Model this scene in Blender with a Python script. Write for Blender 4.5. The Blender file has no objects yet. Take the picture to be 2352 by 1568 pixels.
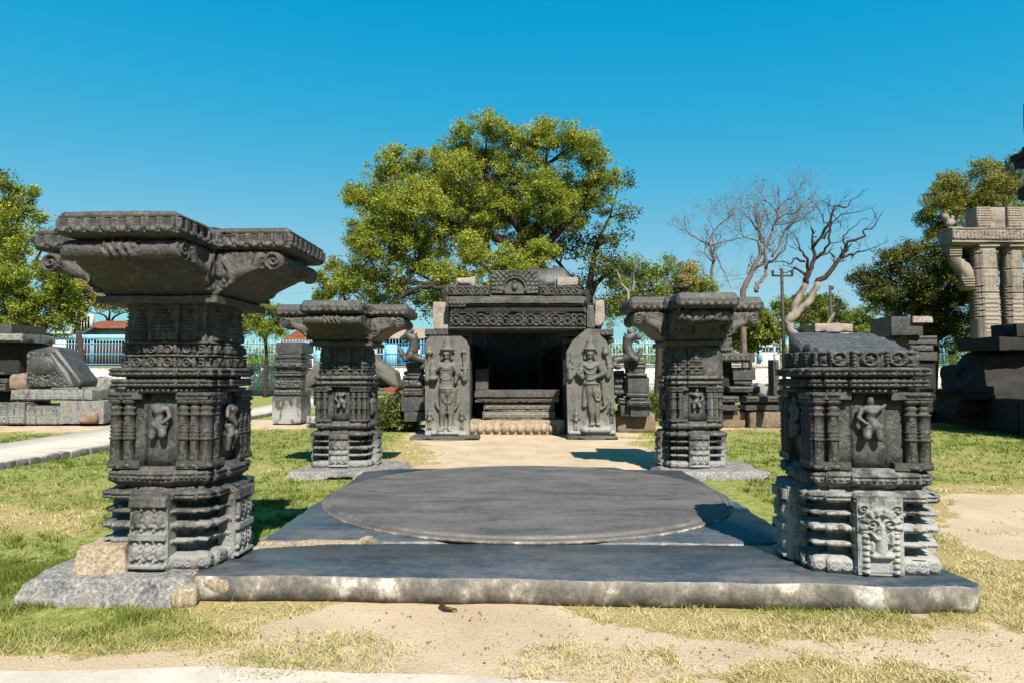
import bpy, math, random
import numpy as np
from mathutils import Vector, Matrix
R = math.radians
random.seed(7)
rng = np.random.default_rng(7)
scene = bpy.context.scene
COL = scene.collection
# ------------------------------------------------------------------ camera
F = 1568.0; CH = 1.5; PITCH = math.atan(76 / F)
cam = bpy.data.cameras.new('camera'); cam.sensor_width = 36; cam.lens = 24.0; cam.clip_end = 3000; cam.clip_start = .05
camo = bpy.data.objects.new('camera', cam); COL.objects.link(camo)
camo.location = (0, 0, CH); camo.rotation_euler = (R(90) + PITCH, 0, 0)
scene.camera = camo
# ------------------------------------------------------------------ world and sun
SUN_EL = 47; SUN_AZ = 165
w = bpy.data.worlds.new('World'); scene.world = w; w.use_nodes = True
nt = w.node_tree; nt.nodes.clear()
sky = nt.nodes.new('ShaderNodeTexSky'); sky.sky_type = 'NISHITA'; sky.sun_disc = False
sky.sun_elevation = R(SUN_EL); sky.sun_rotation = R(SUN_AZ); sky.air_density = 1.0; sky.dust_density = .5; sky.ozone_density = 1.0
sep = nt.nodes.new('ShaderNodeSeparateColor'); comb = nt.nodes.new('ShaderNodeCombineColor')   # the photograph's colour grade of the sky
for k, (ref, top_, gain, pw) in enumerate(((0, 0, 2.5, 0), (1.9, 7.5, 2.5, .55), (3.27, 9., 4.85, .2))):
    if k == 0:
        po = nt.nodes.new('ShaderNodeMapRange'); po.interpolation_type = 'SMOOTHSTEP'; po.inputs[1].default_value = .95; po.inputs[2].default_value = 4.6; nt.links.new(sep.outputs[0], po.inputs[0])
    else:
        mn = nt.nodes.new('ShaderNodeMath'); mn.operation = 'MINIMUM'; mn.inputs[1].default_value = top_; nt.links.new(sep.outputs[k], mn.inputs[0])
        dv = nt.nodes.new('ShaderNodeMath'); dv.operation = 'DIVIDE'; dv.inputs[1].default_value = ref; nt.links.new(mn.outputs[0], dv.inputs[0])
        po = nt.nodes.new('ShaderNodeMath'); po.operation = 'POWER'; po.inputs[1].default_value = pw; nt.links.new(dv.outputs[0], po.inputs[0])
    mu = nt.nodes.new('ShaderNodeMath'); mu.operation = 'MULTIPLY'; mu.inputs[1].default_value = gain; nt.links.new(po.outputs[0], mu.inputs[0]); nt.links.new(mu.outputs[0], comb.inputs[k])
bg = nt.nodes.new('ShaderNodeBackground'); bg.inputs[1].default_value = .05
wo = nt.nodes.new('ShaderNodeOutputWorld')
nt.links.new(sky.outputs[0], sep.inputs[0]); nt.links.new(comb.outputs[0], bg.inputs[0]); nt.links.new(bg.outputs[0], wo.inputs[0])
sl = bpy.data.lights.new('sun', 'SUN'); sl.energy = 4.8; sl.angle = R(.5); sl.color = (1, .95, .86)
so = bpy.data.objects.new('sun', sl); COL.objects.link(so)
ld = Vector((-math.sin(R(SUN_AZ)) * math.cos(R(SUN_EL)), -math.cos(R(SUN_AZ)) * math.cos(R(SUN_EL)), -math.sin(R(SUN_EL))))
so.rotation_euler = ld.to_track_quat('-Z', 'Y').to_euler()
scene.view_settings.view_transform = 'Standard'; scene.view_settings.look = 'None'
scene.view_settings.exposure = 1.44; scene.view_settings.gamma = 1
scene.render.engine = 'CYCLES'
# ------------------------------------------------------------------ layout helpers: photograph measure -> place in the world
def ray(px, py):
    u = px - 1176; v = py - 784
    return np.array([u, F * math.cos(PITCH) + v * math.sin(PITCH), F * math.sin(PITCH) - v * math.cos(PITCH)])
def G(px, py, z=0.0):
    d = ray(px, py); t = (z - CH) / d[2]
    return np.array([d[0] * t, d[1] * t])
def AT(px, py, Y):
    d = ray(px, py); t = Y / d[1]
    return Vector((d[0] * t, Y, CH + d[2] * t))
# ------------------------------------------------------------------ noise
def _h(x, y, z, s):
    n = (x * 374761393 + y * 668265263 + z * 1274126177 + s * 362437) & 0x7fffffff
    n = ((n ^ (n >> 13)) * 1274126177) & 0x7fffffff
    n = ((n ^ (n >> 15)) * 40503) & 0x7fffffff
    return (n & 0xffff) / 32767.5 - 1
def vnoise(P, s=0):
    P = np.asarray(P, float); I = np.floor(P).astype(np.int64); f = P - I; f = f * f * (3 - 2 * f)
    r = 0
    for dx in (0, 1):
        wx = f[:, 0] if dx else 1 - f[:, 0]
        for dy in (0, 1):
            wy = f[:, 1] if dy else 1 - f[:, 1]
            for dz in (0, 1):
                wz = f[:, 2] if dz else 1 - f[:, 2]
                r = r + wx * wy * wz * _h(I[:, 0] + dx, I[:, 1] + dy, I[:, 2] + dz, s)
    return r
def fbm(P, s=0, o=3):
    P = np.asarray(P, float); a = 1; r = 0; t = 0
    for k in range(o):
        r = r + a * vnoise(P * 2 ** k + k * 7.3, s + k); t += a; a *= .5
    return r / t
def sst(a, b, x):
    t = np.clip((x - a) / (b - a), 0, 1); return t * t * (3 - 2 * t)
# ------------------------------------------------------------------ mesh builder
class MB:
    def __init__(s): s.v = []; s.f = []; s.n = 0; s.a = []
    def add(s, V, Fs, val=0.0):
        V = np.asarray(V, float).reshape(-1, 3)
        for f in Fs:
            s.f.append(np.asarray(f, np.int64) + s.n)
        s.v.append(V); s.a.append(np.zeros(len(V)) + val); s.n += len(V); return s
    def V(s): return np.concatenate(s.v)
    def box(s, c, sz, rz=0.0, M=None, val=0.0):
        x, y, z = np.array(sz) / 2
        V = np.array([[-x,-y,-z],[x,-y,-z],[x,y,-z],[-x,y,-z],[-x,-y,z],[x,-y,z],[x,y,z],[-x,y,z]], float)
        if rz: V = V @ rot(rz).T
        if M is not None: V = V @ np.array(M).T
        return s.add(V + np.array(c), [[0,3,2,1],[4,5,6,7],[0,1,5,4],[1,2,6,5],[2,3,7,6],[3,0,4,7]], val)
    def rock(s, c, sz, res=.06, amp=.01, rz=0.0, fr=4.0, seed=0, rnd=.0, taper=(1, 1), shear=(0, 0), M=None, chip=0.0):
        """box with a fine grid on each side, rounded and roughened: a dressed or broken stone"""
        sz = np.array(sz, float); n = [max(1, min(60, int(round(k / res)))) for k in sz]
        for ax in range(3):
            a, b = [k for k in range(3) if k != ax]
            for sd in (-1, 1):
                A, B = np.meshgrid(np.linspace(-1, 1, n[a] + 1), np.linspace(-1, 1, n[b] + 1), indexing='ij')
                P = np.zeros(A.shape + (3,)); P[..., a] = A; P[..., b] = B; P[..., ax] = sd
                P = P.reshape(-1, 3)
                if rnd:
                    q = P * sz / 2; inner = np.maximum(sz / 2 - rnd * min(sz), 1e-4); e = np.clip(q, -inner, inner); d = q - e
                    l = np.linalg.norm(d, axis=1, keepdims=True); l[l == 0] = 1; rr = rnd * min(sz)
                    mx = np.abs(d).max(axis=1, keepdims=True)
                    q = e + d / l * mx; P = q
                else: P = P * sz / 2
                t = (P[:, 2] / sz[2] + .5)
                P[:, 0] *= 1 + (taper[0] - 1) * t; P[:, 1] *= 1 + (taper[1] - 1) * t
                P[:, 0] += shear[0] * t; P[:, 1] += shear[1] * t
                D = np.stack([fbm(P * fr + k * 31.7 + seed * 5.1, seed + k * 11, 3) for k in range(3)], 1)
                if chip:
                    cn = sst(.05, .4, fbm(P * fr * .6 + 9.1 + seed, seed + 50, 2))[:, None]
                    ed = (np.abs(P) / (sz / 2)) ** 4; ee = sst(1.0, 2.2, ed.sum(1))[:, None]
                    P = P - np.sign(P) * chip * cn * ee
                P = P + D * amp
                if rz: P = P @ rot(rz).T
                if M is not None: P = P @ np.array(M).T
                i = np.arange(n[a]); j = np.arange(n[b]); I, J = np.meshgrid(i, j, indexing='ij'); w_ = n[b] + 1
                q = np.stack([I * w_ + J, (I + 1) * w_ + J, (I + 1) * w_ + J + 1, I * w_ + J + 1], -1).reshape(-1, 4)
                flip = (sd > 0) == (ax == 1)
                if flip: q = q[:, ::-1]
                s.add(P + np.array(c), [q])
        return s
    def loft(s, rings, cap=True, closed=True):
        K = len(rings[0]); V = np.concatenate(rings); n = len(rings)
        i = np.arange(n - 1)[:, None] * K; j = np.arange(K if closed else K - 1)[None, :]; j2 = (j + 1) % K
        q = np.stack([i + j, i + j2, i + K + j2, i + K + j], -1).reshape(-1, 4)
        fs = [q]
        if cap: fs += [np.arange(K)[::-1][None], (np.arange(K) + (n - 1) * K)[None]]
        return s.add(V, fs)
    def tube(s, pts, rad, seg=8, val=0.0, cap=True):
        pts = [Vector(p) for p in pts]
        if not hasattr(rad, '__len__'): rad = [rad] * len(pts)
        rings = []; up = Vector((.31, .2, .93)).normalized()
        for k, p in enumerate(pts):
            d = (pts[min(k + 1, len(pts) - 1)] - pts[max(k - 1, 0)])
            if d.length < 1e-9: d = Vector((0, 0, 1))
            d.normalize(); a = d.cross(up)
            if a.length < .1: a = d.cross(Vector((1, 0, 0)))
            a.normalize(); b = d.cross(a); up = -b if k == 0 else (up - d * up.dot(d)).normalized()
            if k: a = d.cross(up).normalized(); b = d.cross(a)
            rings.append(np.array([p + (a * math.cos(t) + b * math.sin(t)) * rad[k] for t in np.linspace(0, 2 * math.pi, seg, endpoint=False)]))
        K = seg; n = len(rings)
        i = np.arange(n - 1)[:, None] * K; j = np.arange(K)[None, :]; j2 = (j + 1) % K
        q = np.stack([i + j, i + K + j, i + K + j2, i + j2], -1).reshape(-1, 4)
        fs = [q]
        if cap: fs += [np.arange(K)[None], (np.arange(K) + (n - 1) * K)[::-1][None]]
        return s.add(np.concatenate(rings), fs, val)
    def lathe(s, prof, c=(0, 0, 0), seg=24, M=None):
        rings = []
        for r, z in prof:
            t = np.linspace(0, 2 * math.pi, seg, endpoint=False)
            P = np.stack([r * np.cos(t), r * np.sin(t), np.full(seg, z)], 1)
            if M is not None: P = P @ np.array(M).T
            rings.append(P + np.array(c))
        return s.loft(rings)
    def blob(s, c, r, M=None, seg=14):
        """ellipsoid"""
        r = np.array(r if hasattr(r, '__len__') else (r, r, r), float)
        th = np.linspace(.12, math.pi - .12, seg // 2 + 1); rings = []
        for a in th:
            t = np.linspace(0, 2 * math.pi, seg, endpoint=False)
            P = np.stack([np.sin(a) * np.cos(t), np.sin(a) * np.sin(t), np.full(seg, -np.cos(a))], 1) * r
            if M is not None: P = P @ np.array(M).T
            rings.append(P + np.array(c))
        return s.loft(rings)
    def capsule(s, p0, p1, r0, r1, seg=12):
        p0, p1 = Vector(p0), Vector(p1); d = p1 - p0; L = max(d.length, 1e-6); d = d / L
        pts = []; rad = []
        for a in (-80, -60, -30, 0): pts.append(p0 + d * r0 * math.sin(R(a))); rad.append(max(r0 * math.cos(R(a)), .0005))
        for k in (.33, .66): pts.append(p0 + d * L * k); rad.append(r0 + (r1 - r0) * k)
        for a in (0, 30, 60, 80): pts.append(p1 + d * r1 * math.sin(R(a))); rad.append(max(r1 * math.cos(R(a)), .0005))
        return s.tube(pts, rad, seg)
    def xf(s, M=None, t=(0, 0, 0)):
        for k in range(len(s.v)):
            if M is not None: s.v[k] = s.v[k] @ np.array(M).T
            s.v[k] = s.v[k] + np.array(t)
        return s
    def rough(s, amp, fr=6.0, seed=0, o=3):
        for k in range(len(s.v)):
            P = s.v[k]
            s.v[k] = P + np.stack([fbm(P * fr + j * 17.3 + seed, seed + j * 5, o) for j in range(3)], 1) * amp
        return s
    def erode(s, amp, fr=5.0, seed=0, thr=.12, zlo=-9, zhi=99):
        """break stone off towards the middle axis in patches"""
        for k in range(len(s.v)):
            P = s.v[k]; n = sst(thr, thr + .3, fbm(P * np.array([fr, fr, fr * 1.5]) + seed * 3.3, seed, 3))
            r = np.maximum(np.abs(P[:, 0]), np.abs(P[:, 1])); m = np.minimum(np.abs(P[:, 0]), np.abs(P[:, 1]))
            co = sst(.35, .9, m / np.maximum(r, 1e-4)) * (P[:, 2] > zlo) * (P[:, 2] < zhi)
            k_ = 1 - amp * n * (.25 + co) / np.maximum(r, .1)
            Q = P.copy(); Q[:, 0] *= k_; Q[:, 1] *= k_; s.v[k] = Q
        return s
    def build(s, name, mat, parent=None, smooth=False, attr=None):
        V = np.concatenate(s.v); me = bpy.data.meshes.new(name)
        tot = []; idx = []
        for f in s.f:
            if f.ndim == 1: f = f[None]
            tot.append(np.full(len(f), f.shape[1], np.int32)); idx.append(f.ravel())
        tot = np.concatenate(tot); idx = np.concatenate(idx)
        me.vertices.add(len(V)); me.vertices.foreach_set('co', V.astype(np.float32).ravel())
        me.loops.add(len(idx)); me.loops.foreach_set('vertex_index', idx.astype(np.int32))
        me.polygons.add(len(tot)); st = np.concatenate([[0], np.cumsum(tot)[:-1]]).astype(np.int32)
        me.polygons.foreach_set('loop_start', st); me.polygons.foreach_set('loop_total', tot)
        if attr:
            at = me.attributes.new(attr, 'FLOAT', 'POINT'); at.data.foreach_set('value', np.concatenate(s.a).astype(np.float32))
        me.update(calc_edges=True); me.validate()
        if smooth: me.polygons.foreach_set('use_smooth', np.ones(len(me.polygons), bool))
        me.materials.append(mat)
        o = bpy.data.objects.new(name, me); COL.objects.link(o)
        if parent is not None: o.parent = parent
        return o
def rot(a):
    c, s_ = math.cos(a), math.sin(a); return np.array([[c, -s_, 0], [s_, c, 0], [0, 0, 1]])
def thing(name, label, cat, loc=(0, 0, 0), rz=0.0, group=None):
    o = bpy.data.objects.new(name, None); COL.objects.link(o); o.location = loc; o.rotation_euler = (0, 0, rz)
    o.empty_display_size = .2
    return tag(o, label, cat, group)
def tag(o, label, cat, group=None, kind=None):
    o['label'] = label; o['category'] = cat
    if group: o['group'] = group
    o['kind'] = kind or 'thing'
    return o
def struct(o, kind='structure'): o['kind'] = kind; return o
def grid_faces(nu, nv):
    I, J = np.meshgrid(np.arange(nu), np.arange(nv), indexing='ij'); w_ = nv + 1
    return np.stack([I * w_ + J, (I + 1) * w_ + J, (I + 1) * w_ + J + 1, I * w_ + J + 1], -1).reshape(-1, 4)
def face_relief(mb, p0, p1, z0, z1, fn, amp, res=.01, tilt=0.0):
    p0 = np.array(p0, float); p1 = np.array(p1, float); d = p1 - p0; L = np.linalg.norm(d); H = z1 - z0
    if L < .02: return
    n = np.array([d[1], -d[0]]) / L
    nu = max(3, int(L / res)); nv = max(3, int(H / res))
    u = np.linspace(0, L, nu + 1); v = np.linspace(0, H, nv + 1)
    U, V = np.meshgrid(u, v, indexing='ij'); h = np.clip(fn(U, V, L, H), 0, 1.5) * amp
    h[0, :] = h[-1, :] = -.006; h[:, 0] = h[:, -1] = -.006
    h = h + .003 + tilt * V
    X = p0[0] + d[0] / L * U + n[0] * h; Y = p0[1] + d[1] / L * U + n[1] * h
    mb.add(np.stack([X, Y, V + z0], -1).reshape(-1, 3), [grid_faces(nu, nv)])
# ------------------------------------------------------------------ carved patterns, metres in, 0..1 out
def bump(d, r): return np.sqrt(np.clip(1 - (d / r) ** 2, 0, 1))
def pendants(U, V, L, H, pitch=.1):
    n = max(1, round(L / pitch)); u = (U / L * n) % 1 - .5; v = V / H
    d = np.sqrt((u / .4) ** 2 + (np.clip(.42 - v, 0, 1) / .34) ** 2)
    h = np.where((d < 1) & (v < .86), .45 + .22 * np.sin(v * 52) * (d < .8), 0)
    h = np.where((np.abs(d - .92) < .14) & (v < .86), .95, h)
    h = np.maximum(h, bump(np.hypot(u * L / n, (v - .22) * H), .022) * 1.05)
    h = np.maximum(h, bump(np.abs(u) - .5, .09) * .8 * (v < .84))
    h = np.maximum(h, (v > .9) * .75); h = np.maximum(h, (v < .07) * .6)
    return h
def beads(U, V, L, H): n = max(1, round(L / (H * .9))); return bump(np.hypot(((U / L * n) % 1 - .5) * L / n, V - H / 2), H * .45)
def dentil(U, V, L, H): n = max(1, round(L / .045)); return (((U / L * n) % 1) < .6) * (V < .62 * H) * .9 + (V > .72 * H) * 1.0
def frieze(U, V, L, H):
    n = max(1, round(L / .038)); v = V / H
    return np.where(v < .45, (((U / L * n) % 1) < .62) * .7, 0) + np.where((v > .5) & (v < .62), .5 + .4 * np.sin(U * 500), 0) + (v > .7) * .9
def petals(U, V, L, H):
    n = max(1, round(L / (H * .8))); u = np.abs((U / L * n) % 1 - .5) * 2; v = V / H
    return np.clip(1.25 - u ** 2 - (1 - v) ** 3 * 1.4, 0, 1) * .9
def roundels(U, V, L, H):
    n = max(1, round(L / (H * 1.5))); u = ((U / L * n) % 1 - .5) * L / n; v = V - H * .5; d = np.hypot(u, v) / (H * .5); a = np.arctan2(v, u)
    h = bump(np.abs(d - .75), .2) * 1.0 + (d < .55) * bump(d, .5) * (.7 + .3 * np.cos(a * 5))
    e = np.abs(u) / (L / n); h = np.maximum(h, bump(np.abs(e - .44), .06) * (1 + .2 * np.sin(V / H * 30))); h = np.maximum(h, bump(np.abs(e - .33), .03) * .6)
    return h
def vine(U, V, L, H, pitch=None):
    p = pitch or H * 1.02; n = max(1, round(L / p)); k = U / L * n; sgn = np.where((np.floor(k) % 2) == 0, 1, -1)
    u = (k % 1 - .5) * L / n; v = V - H * .5; d = np.hypot(u, v) / (H * .5); a = np.arctan2(v * sgn, u)
    h = bump((d - .78 - .05 * np.cos(a)), .12) * 1.0
    h = np.maximum(h, bump(d - .52 - a * .03, .07) * .55)
    h = np.maximum(h, (d < .42) * (.55 + .45 * np.cos(a * 6)) * bump(d, .45) + bump(d, .16) * .9)
    w_ = H * .42 * np.cos(math.pi * (k)) ; h = np.maximum(h, bump(V - H * .5 - w_, H * .07) * .8)
    q = np.abs(np.sin(U / H * 16 + 2 * V / H)) * np.abs(np.sin(V / H * 14)); h = np.maximum(h, (d > .9) * q * .6)
    h = np.maximum(h, (V < H * .05) * .8); h = np.maximum(h, (V > H * .95) * .8)
    return h
def mkbusy(seed, s=.03, keepflat=None):
    def fn(U, V, L, H):
        r = np.random.default_rng(seed); h = np.zeros(U.shape)
        for _ in range(int(min(420, L * H / (s * s) * 1.5))):
            cx, cy = r.uniform(0, L), r.uniform(0, H); rr = s * r.uniform(.5, 1.3); d = np.hypot(U - cx, V - cy); t = r.integers(3)
            if t == 0: q = bump(d, rr) * r.uniform(.5, 1)
            elif t == 1: q = bump(d - rr * .7, rr * .28) * r.uniform(.5, .9)
            else:
                a = r.uniform(0, 3.14); e = np.hypot((U - cx) * math.cos(a) + (V - cy) * math.sin(a), (-(U - cx) * math.sin(a) + (V - cy) * math.cos(a)) * 2.6); q = bump(e, rr * 1.3) * r.uniform(.5, 1)
            h = np.maximum(h, q)
        return h
    return fn
def shrine(U, V, L, H):
    n = max(1, round(L / .17)); u = np.abs((U / L * n) % 1 - .5) * 2; v = V / H
    w_ = np.where(v < .28, .8, .95 - v * .75); st = np.floor(v * 9) / 9; w_ = np.where(v < .28, .82, 1.0 - st * .85)
    f = ((v * 9) % 1)
    h = np.where(u < w_, .55 + .45 * (f < .5), 0)
    h = np.where(v < .28, np.where(u < .8, .35 + .6 * (np.abs(((u * 2.4) % 1) - .5) < .25), 0), h)
    return h
def scrollwork(U, V, L, H):
    """two-turn spirals in rows"""
    n = max(1, round(L / (H * .9))); k = U / L * n; sg = np.where((np.floor(k) % 2) == 0, 1, -1)
    u = (k % 1 - .5) * L / n * sg; v = V - H / 2; d = np.hypot(u, v) / (H * .5); a = np.arctan2(v, u)
    return (d < 1) * (.5 + .5 * np.cos(2 * math.pi * (d * 2.2 - a / (2 * math.pi))))
def plain(U, V, L, H): return np.zeros(U.shape)
def spiral(X, Z, cx, cz, r, turns=2.2, sg=1):
    d = np.hypot(X - cx, Z - cz) / r; a = np.arctan2(Z - cz, (X - cx) * sg)
    return (d < 1) * (.45 + .55 * np.cos(2 * math.pi * (d * turns - a / (2 * math.pi))))
# ------------------------------------------------------------------ materials
def newmat(name):
    m = bpy.data.materials.new(name); m.use_nodes = True; t = m.node_tree; b = t.nodes['Principled BSDF']
    b.inputs['Specular IOR Level'].default_value = .3
    return m, t, b
def N(t, ty, **k):
    n = t.nodes.new(ty)
    for a, v in k.items():
        if a.startswith('i'): n.inputs[int(a[1:])].default_value = v
        else: setattr(n, a, v)
    return n
def ramp(t, src, stops):
    r = t.nodes.new('ShaderNodeValToRGB'); e = r.color_ramp.elements
    while len(e) < len(stops): e.new(.5)
    for k, (p, c) in enumerate(stops): e[k].position = p; e[k].color = tuple(c) + (1,) if len(c) == 3 else c
    t.links.new(src, r.inputs[0]); return r.outputs[0]
def mixc(t, f, a, b, mode='MIX'):
    m = t.nodes.new('ShaderNodeMix'); m.data_type = 'RGBA'; m.blend_type = mode
    for s, x in ((0, f), (6, a), (7, b)):
        if hasattr(x, 'is_linked'): t.links.new(x, m.inputs[s])
        else: m.inputs[s].default_value = x if s == 0 else tuple(x) + (1,)
    return m.outputs[2]
def noise(t, co, sc, det=5, rough=.6, dist=0):
    n = t.nodes.new('ShaderNodeTexNoise'); n.inputs['Scale'].default_value = sc; n.inputs['Detail'].default_value = det
    n.inputs['Roughness'].default_value = rough; n.inputs['Distortion'].default_value = dist; t.links.new(co, n.inputs['Vector']); return n.outputs[0]
def mathn(t, op, a, b=0.0):
    m = t.nodes.new('ShaderNodeMath'); m.operation = op
    for k, x in enumerate((a, b)):
        if hasattr(x, 'is_linked'): t.links.new(x, m.inputs[k])
        else: m.inputs[k].default_value = x
    return m.outputs[0]
def stone(name, base, dark, light, lightamt=.5, sc=3.0, bumpk=.5, rgh=.8, zw=0.0, ztop=.6, spec=.3, brown=None, fine=45, flake=.0):
    m, t, b = newmat(name); co = t.nodes.new('ShaderNodeTexCoord').outputs['Object']
    n1 = noise(t, co, sc, 6, .65); n2 = noise(t, co, sc * 5, 5, .7); n3 = noise(t, co, fine, 4, .7)
    c = ramp(t, n1, [(.3, dark), (.52, base), (.72, base)])
    f = ramp(t, n2, [(.62 - lightamt * .2, (0, 0, 0)), (.75, (1, 1, 1))])
    c = mixc(t, mathn(t, 'MULTIPLY', f, lightamt), c, light)
    g = ramp(t, n3, [(.32, (.4,) * 3), (.66, (1.6,) * 3)]); c = mixc(t, .85, c, g, 'MULTIPLY')
    if zw:
        sx = t.nodes.new('ShaderNodeSeparateXYZ'); t.links.new(co, sx.inputs[0])
        k = t.nodes.new('ShaderNodeMapRange'); k.inputs[1].default_value = ztop; k.inputs[2].default_value = ztop * .3; t.links.new(sx.outputs[2], k.inputs[0])
        st = N(t, 'ShaderNodeMapping'); st.inputs['Scale'].default_value = (1, 1, .35); t.links.new(co, st.inputs[0])
        n4 = noise(t, st.outputs[0], 7, 6, .7)
        q = ramp(t, mathn(t, 'ADD', n4, mathn(t, 'MULTIPLY', k.outputs[0], .18)), [(.55, (0, 0, 0)), (.66, (1, 1, 1))])
        c = mixc(t, mathn(t, 'MULTIPLY', mathn(t, 'MULTIPLY', q, k.outputs[0]), zw), c, (.5, .49, .46))
    if brown:
        q = ramp(t, noise(t, co, sc * .7, 3, .5), [(.55, (0, 0, 0)), (.7, (1, 1, 1))]); c = mixc(t, mathn(t, 'MULTIPLY', q, .7), c, brown)
    if flake:
        vo = t.nodes.new('ShaderNodeTexVoronoi'); vo.inputs['Scale'].default_value = 70; t.links.new(co, vo.inputs['Vector'])
        q = ramp(t, vo.outputs['Distance'], [(.0, (1, 1, 1)), (.14, (0, 0, 0))]); c = mixc(t, mathn(t, 'MULTIPLY', q, flake), c, (.5, .5, .5))
    t.links.new(c, b.inputs['Base Color']); b.inputs['Roughness'].default_value = rgh; b.inputs['Specular IOR Level'].default_value = spec
    h = mathn(t, 'ADD', mathn(t, 'MULTIPLY', n2, .7), mathn(t, 'MULTIPLY', n3, .55))
    bp = t.nodes.new('ShaderNodeBump'); bp.inputs['Strength'].default_value = bumpk; bp.inputs['Distance'].default_value = .02
    t.links.new(h, bp.inputs['Height']); t.links.new(bp.outputs[0], b.inputs['Normal'])
    return m
BAS = stone('carved_basalt', (.05, .044, .037), (.018, .015, .013), (.22, .2, .17), .55, 3, .9, .62, spec=.5)
BASPL = stone('pillar_basalt', (.05, .045, .039), (.018, .016, .015), (.24, .22, .19), .6, 3, .9, .62, zw=.45, ztop=.6, spec=.5)
BASW = stone('whitened_basalt', (.065, .062, .057), (.02, .02, .021), (.24, .23, .21), .7, 4, .8, .75, zw=.68, ztop=1.0)
BAST = stone('statue_basalt', (.135, .13, .112), (.065, .062, .053), (.2, .19, .17), .4, 3, .35, .7, zw=.4, ztop=.6)
BASP = stone('smooth_basalt', (.062, .061, .058), (.026, .026, .026), (.22, .21, .195), .55, 3, .6, .42, flake=.0)
BASB = stone('broken_basalt', (.075, .078, .076), (.035, .037, .037), (.14, .15, .16), .5, 5, .9, .55, flake=.7)
BASL = stone('lintel_basalt', (.085, .08, .073), (.03, .028, .026), (.24, .225, .2), .55, 2.5, .8, .7)
BASD = stone('shade_dark_basalt', (.02, .017, .015), (.009, .008, .007), (.05, .045, .04), .4, 2, .5, .8)  # near-black copy of the basalt, shade is put into its colour
GRAN = stone('pink_granite', (.36, .29, .25), (.2, .16, .14), (.5, .44, .4), .6, 5, .8, .9, fine=30)
SAND_ST = stone('brown_sandstone', (.28, .2, .14), (.14, .1, .07), (.4, .33, .26), .5, 3, .8, .9, brown=(.2, .1, .05))
TORANA = stone('pale_granite', (.3, .25, .205), (.15, .12, .1), (.42, .36, .3), .4, 1.2, .4, .9)
CEM = stone('cemented_rubble', (.36, .28, .19), (.2, .14, .09), (.52, .46, .37), .7, 6, .7, .95)
ROUGH = stone('rough_grey_stone', (.22, .21, .2), (.07, .07, .075), (.46, .43, .39), .8, 5, 1.0, .9, brown=(.3, .24, .18))
BROWN = stone('brown_rubble', (.2, .15, .11), (.08, .06, .05), (.32, .25, .19), .6, 2.5, 1.0, .95, brown=(.28, .14, .06))
ROUGHD = stone('grey_brown_stone', (.13, .115, .095), (.07, .06, .05), (.24, .22, .19), .5, 3, .8, .85)
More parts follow.
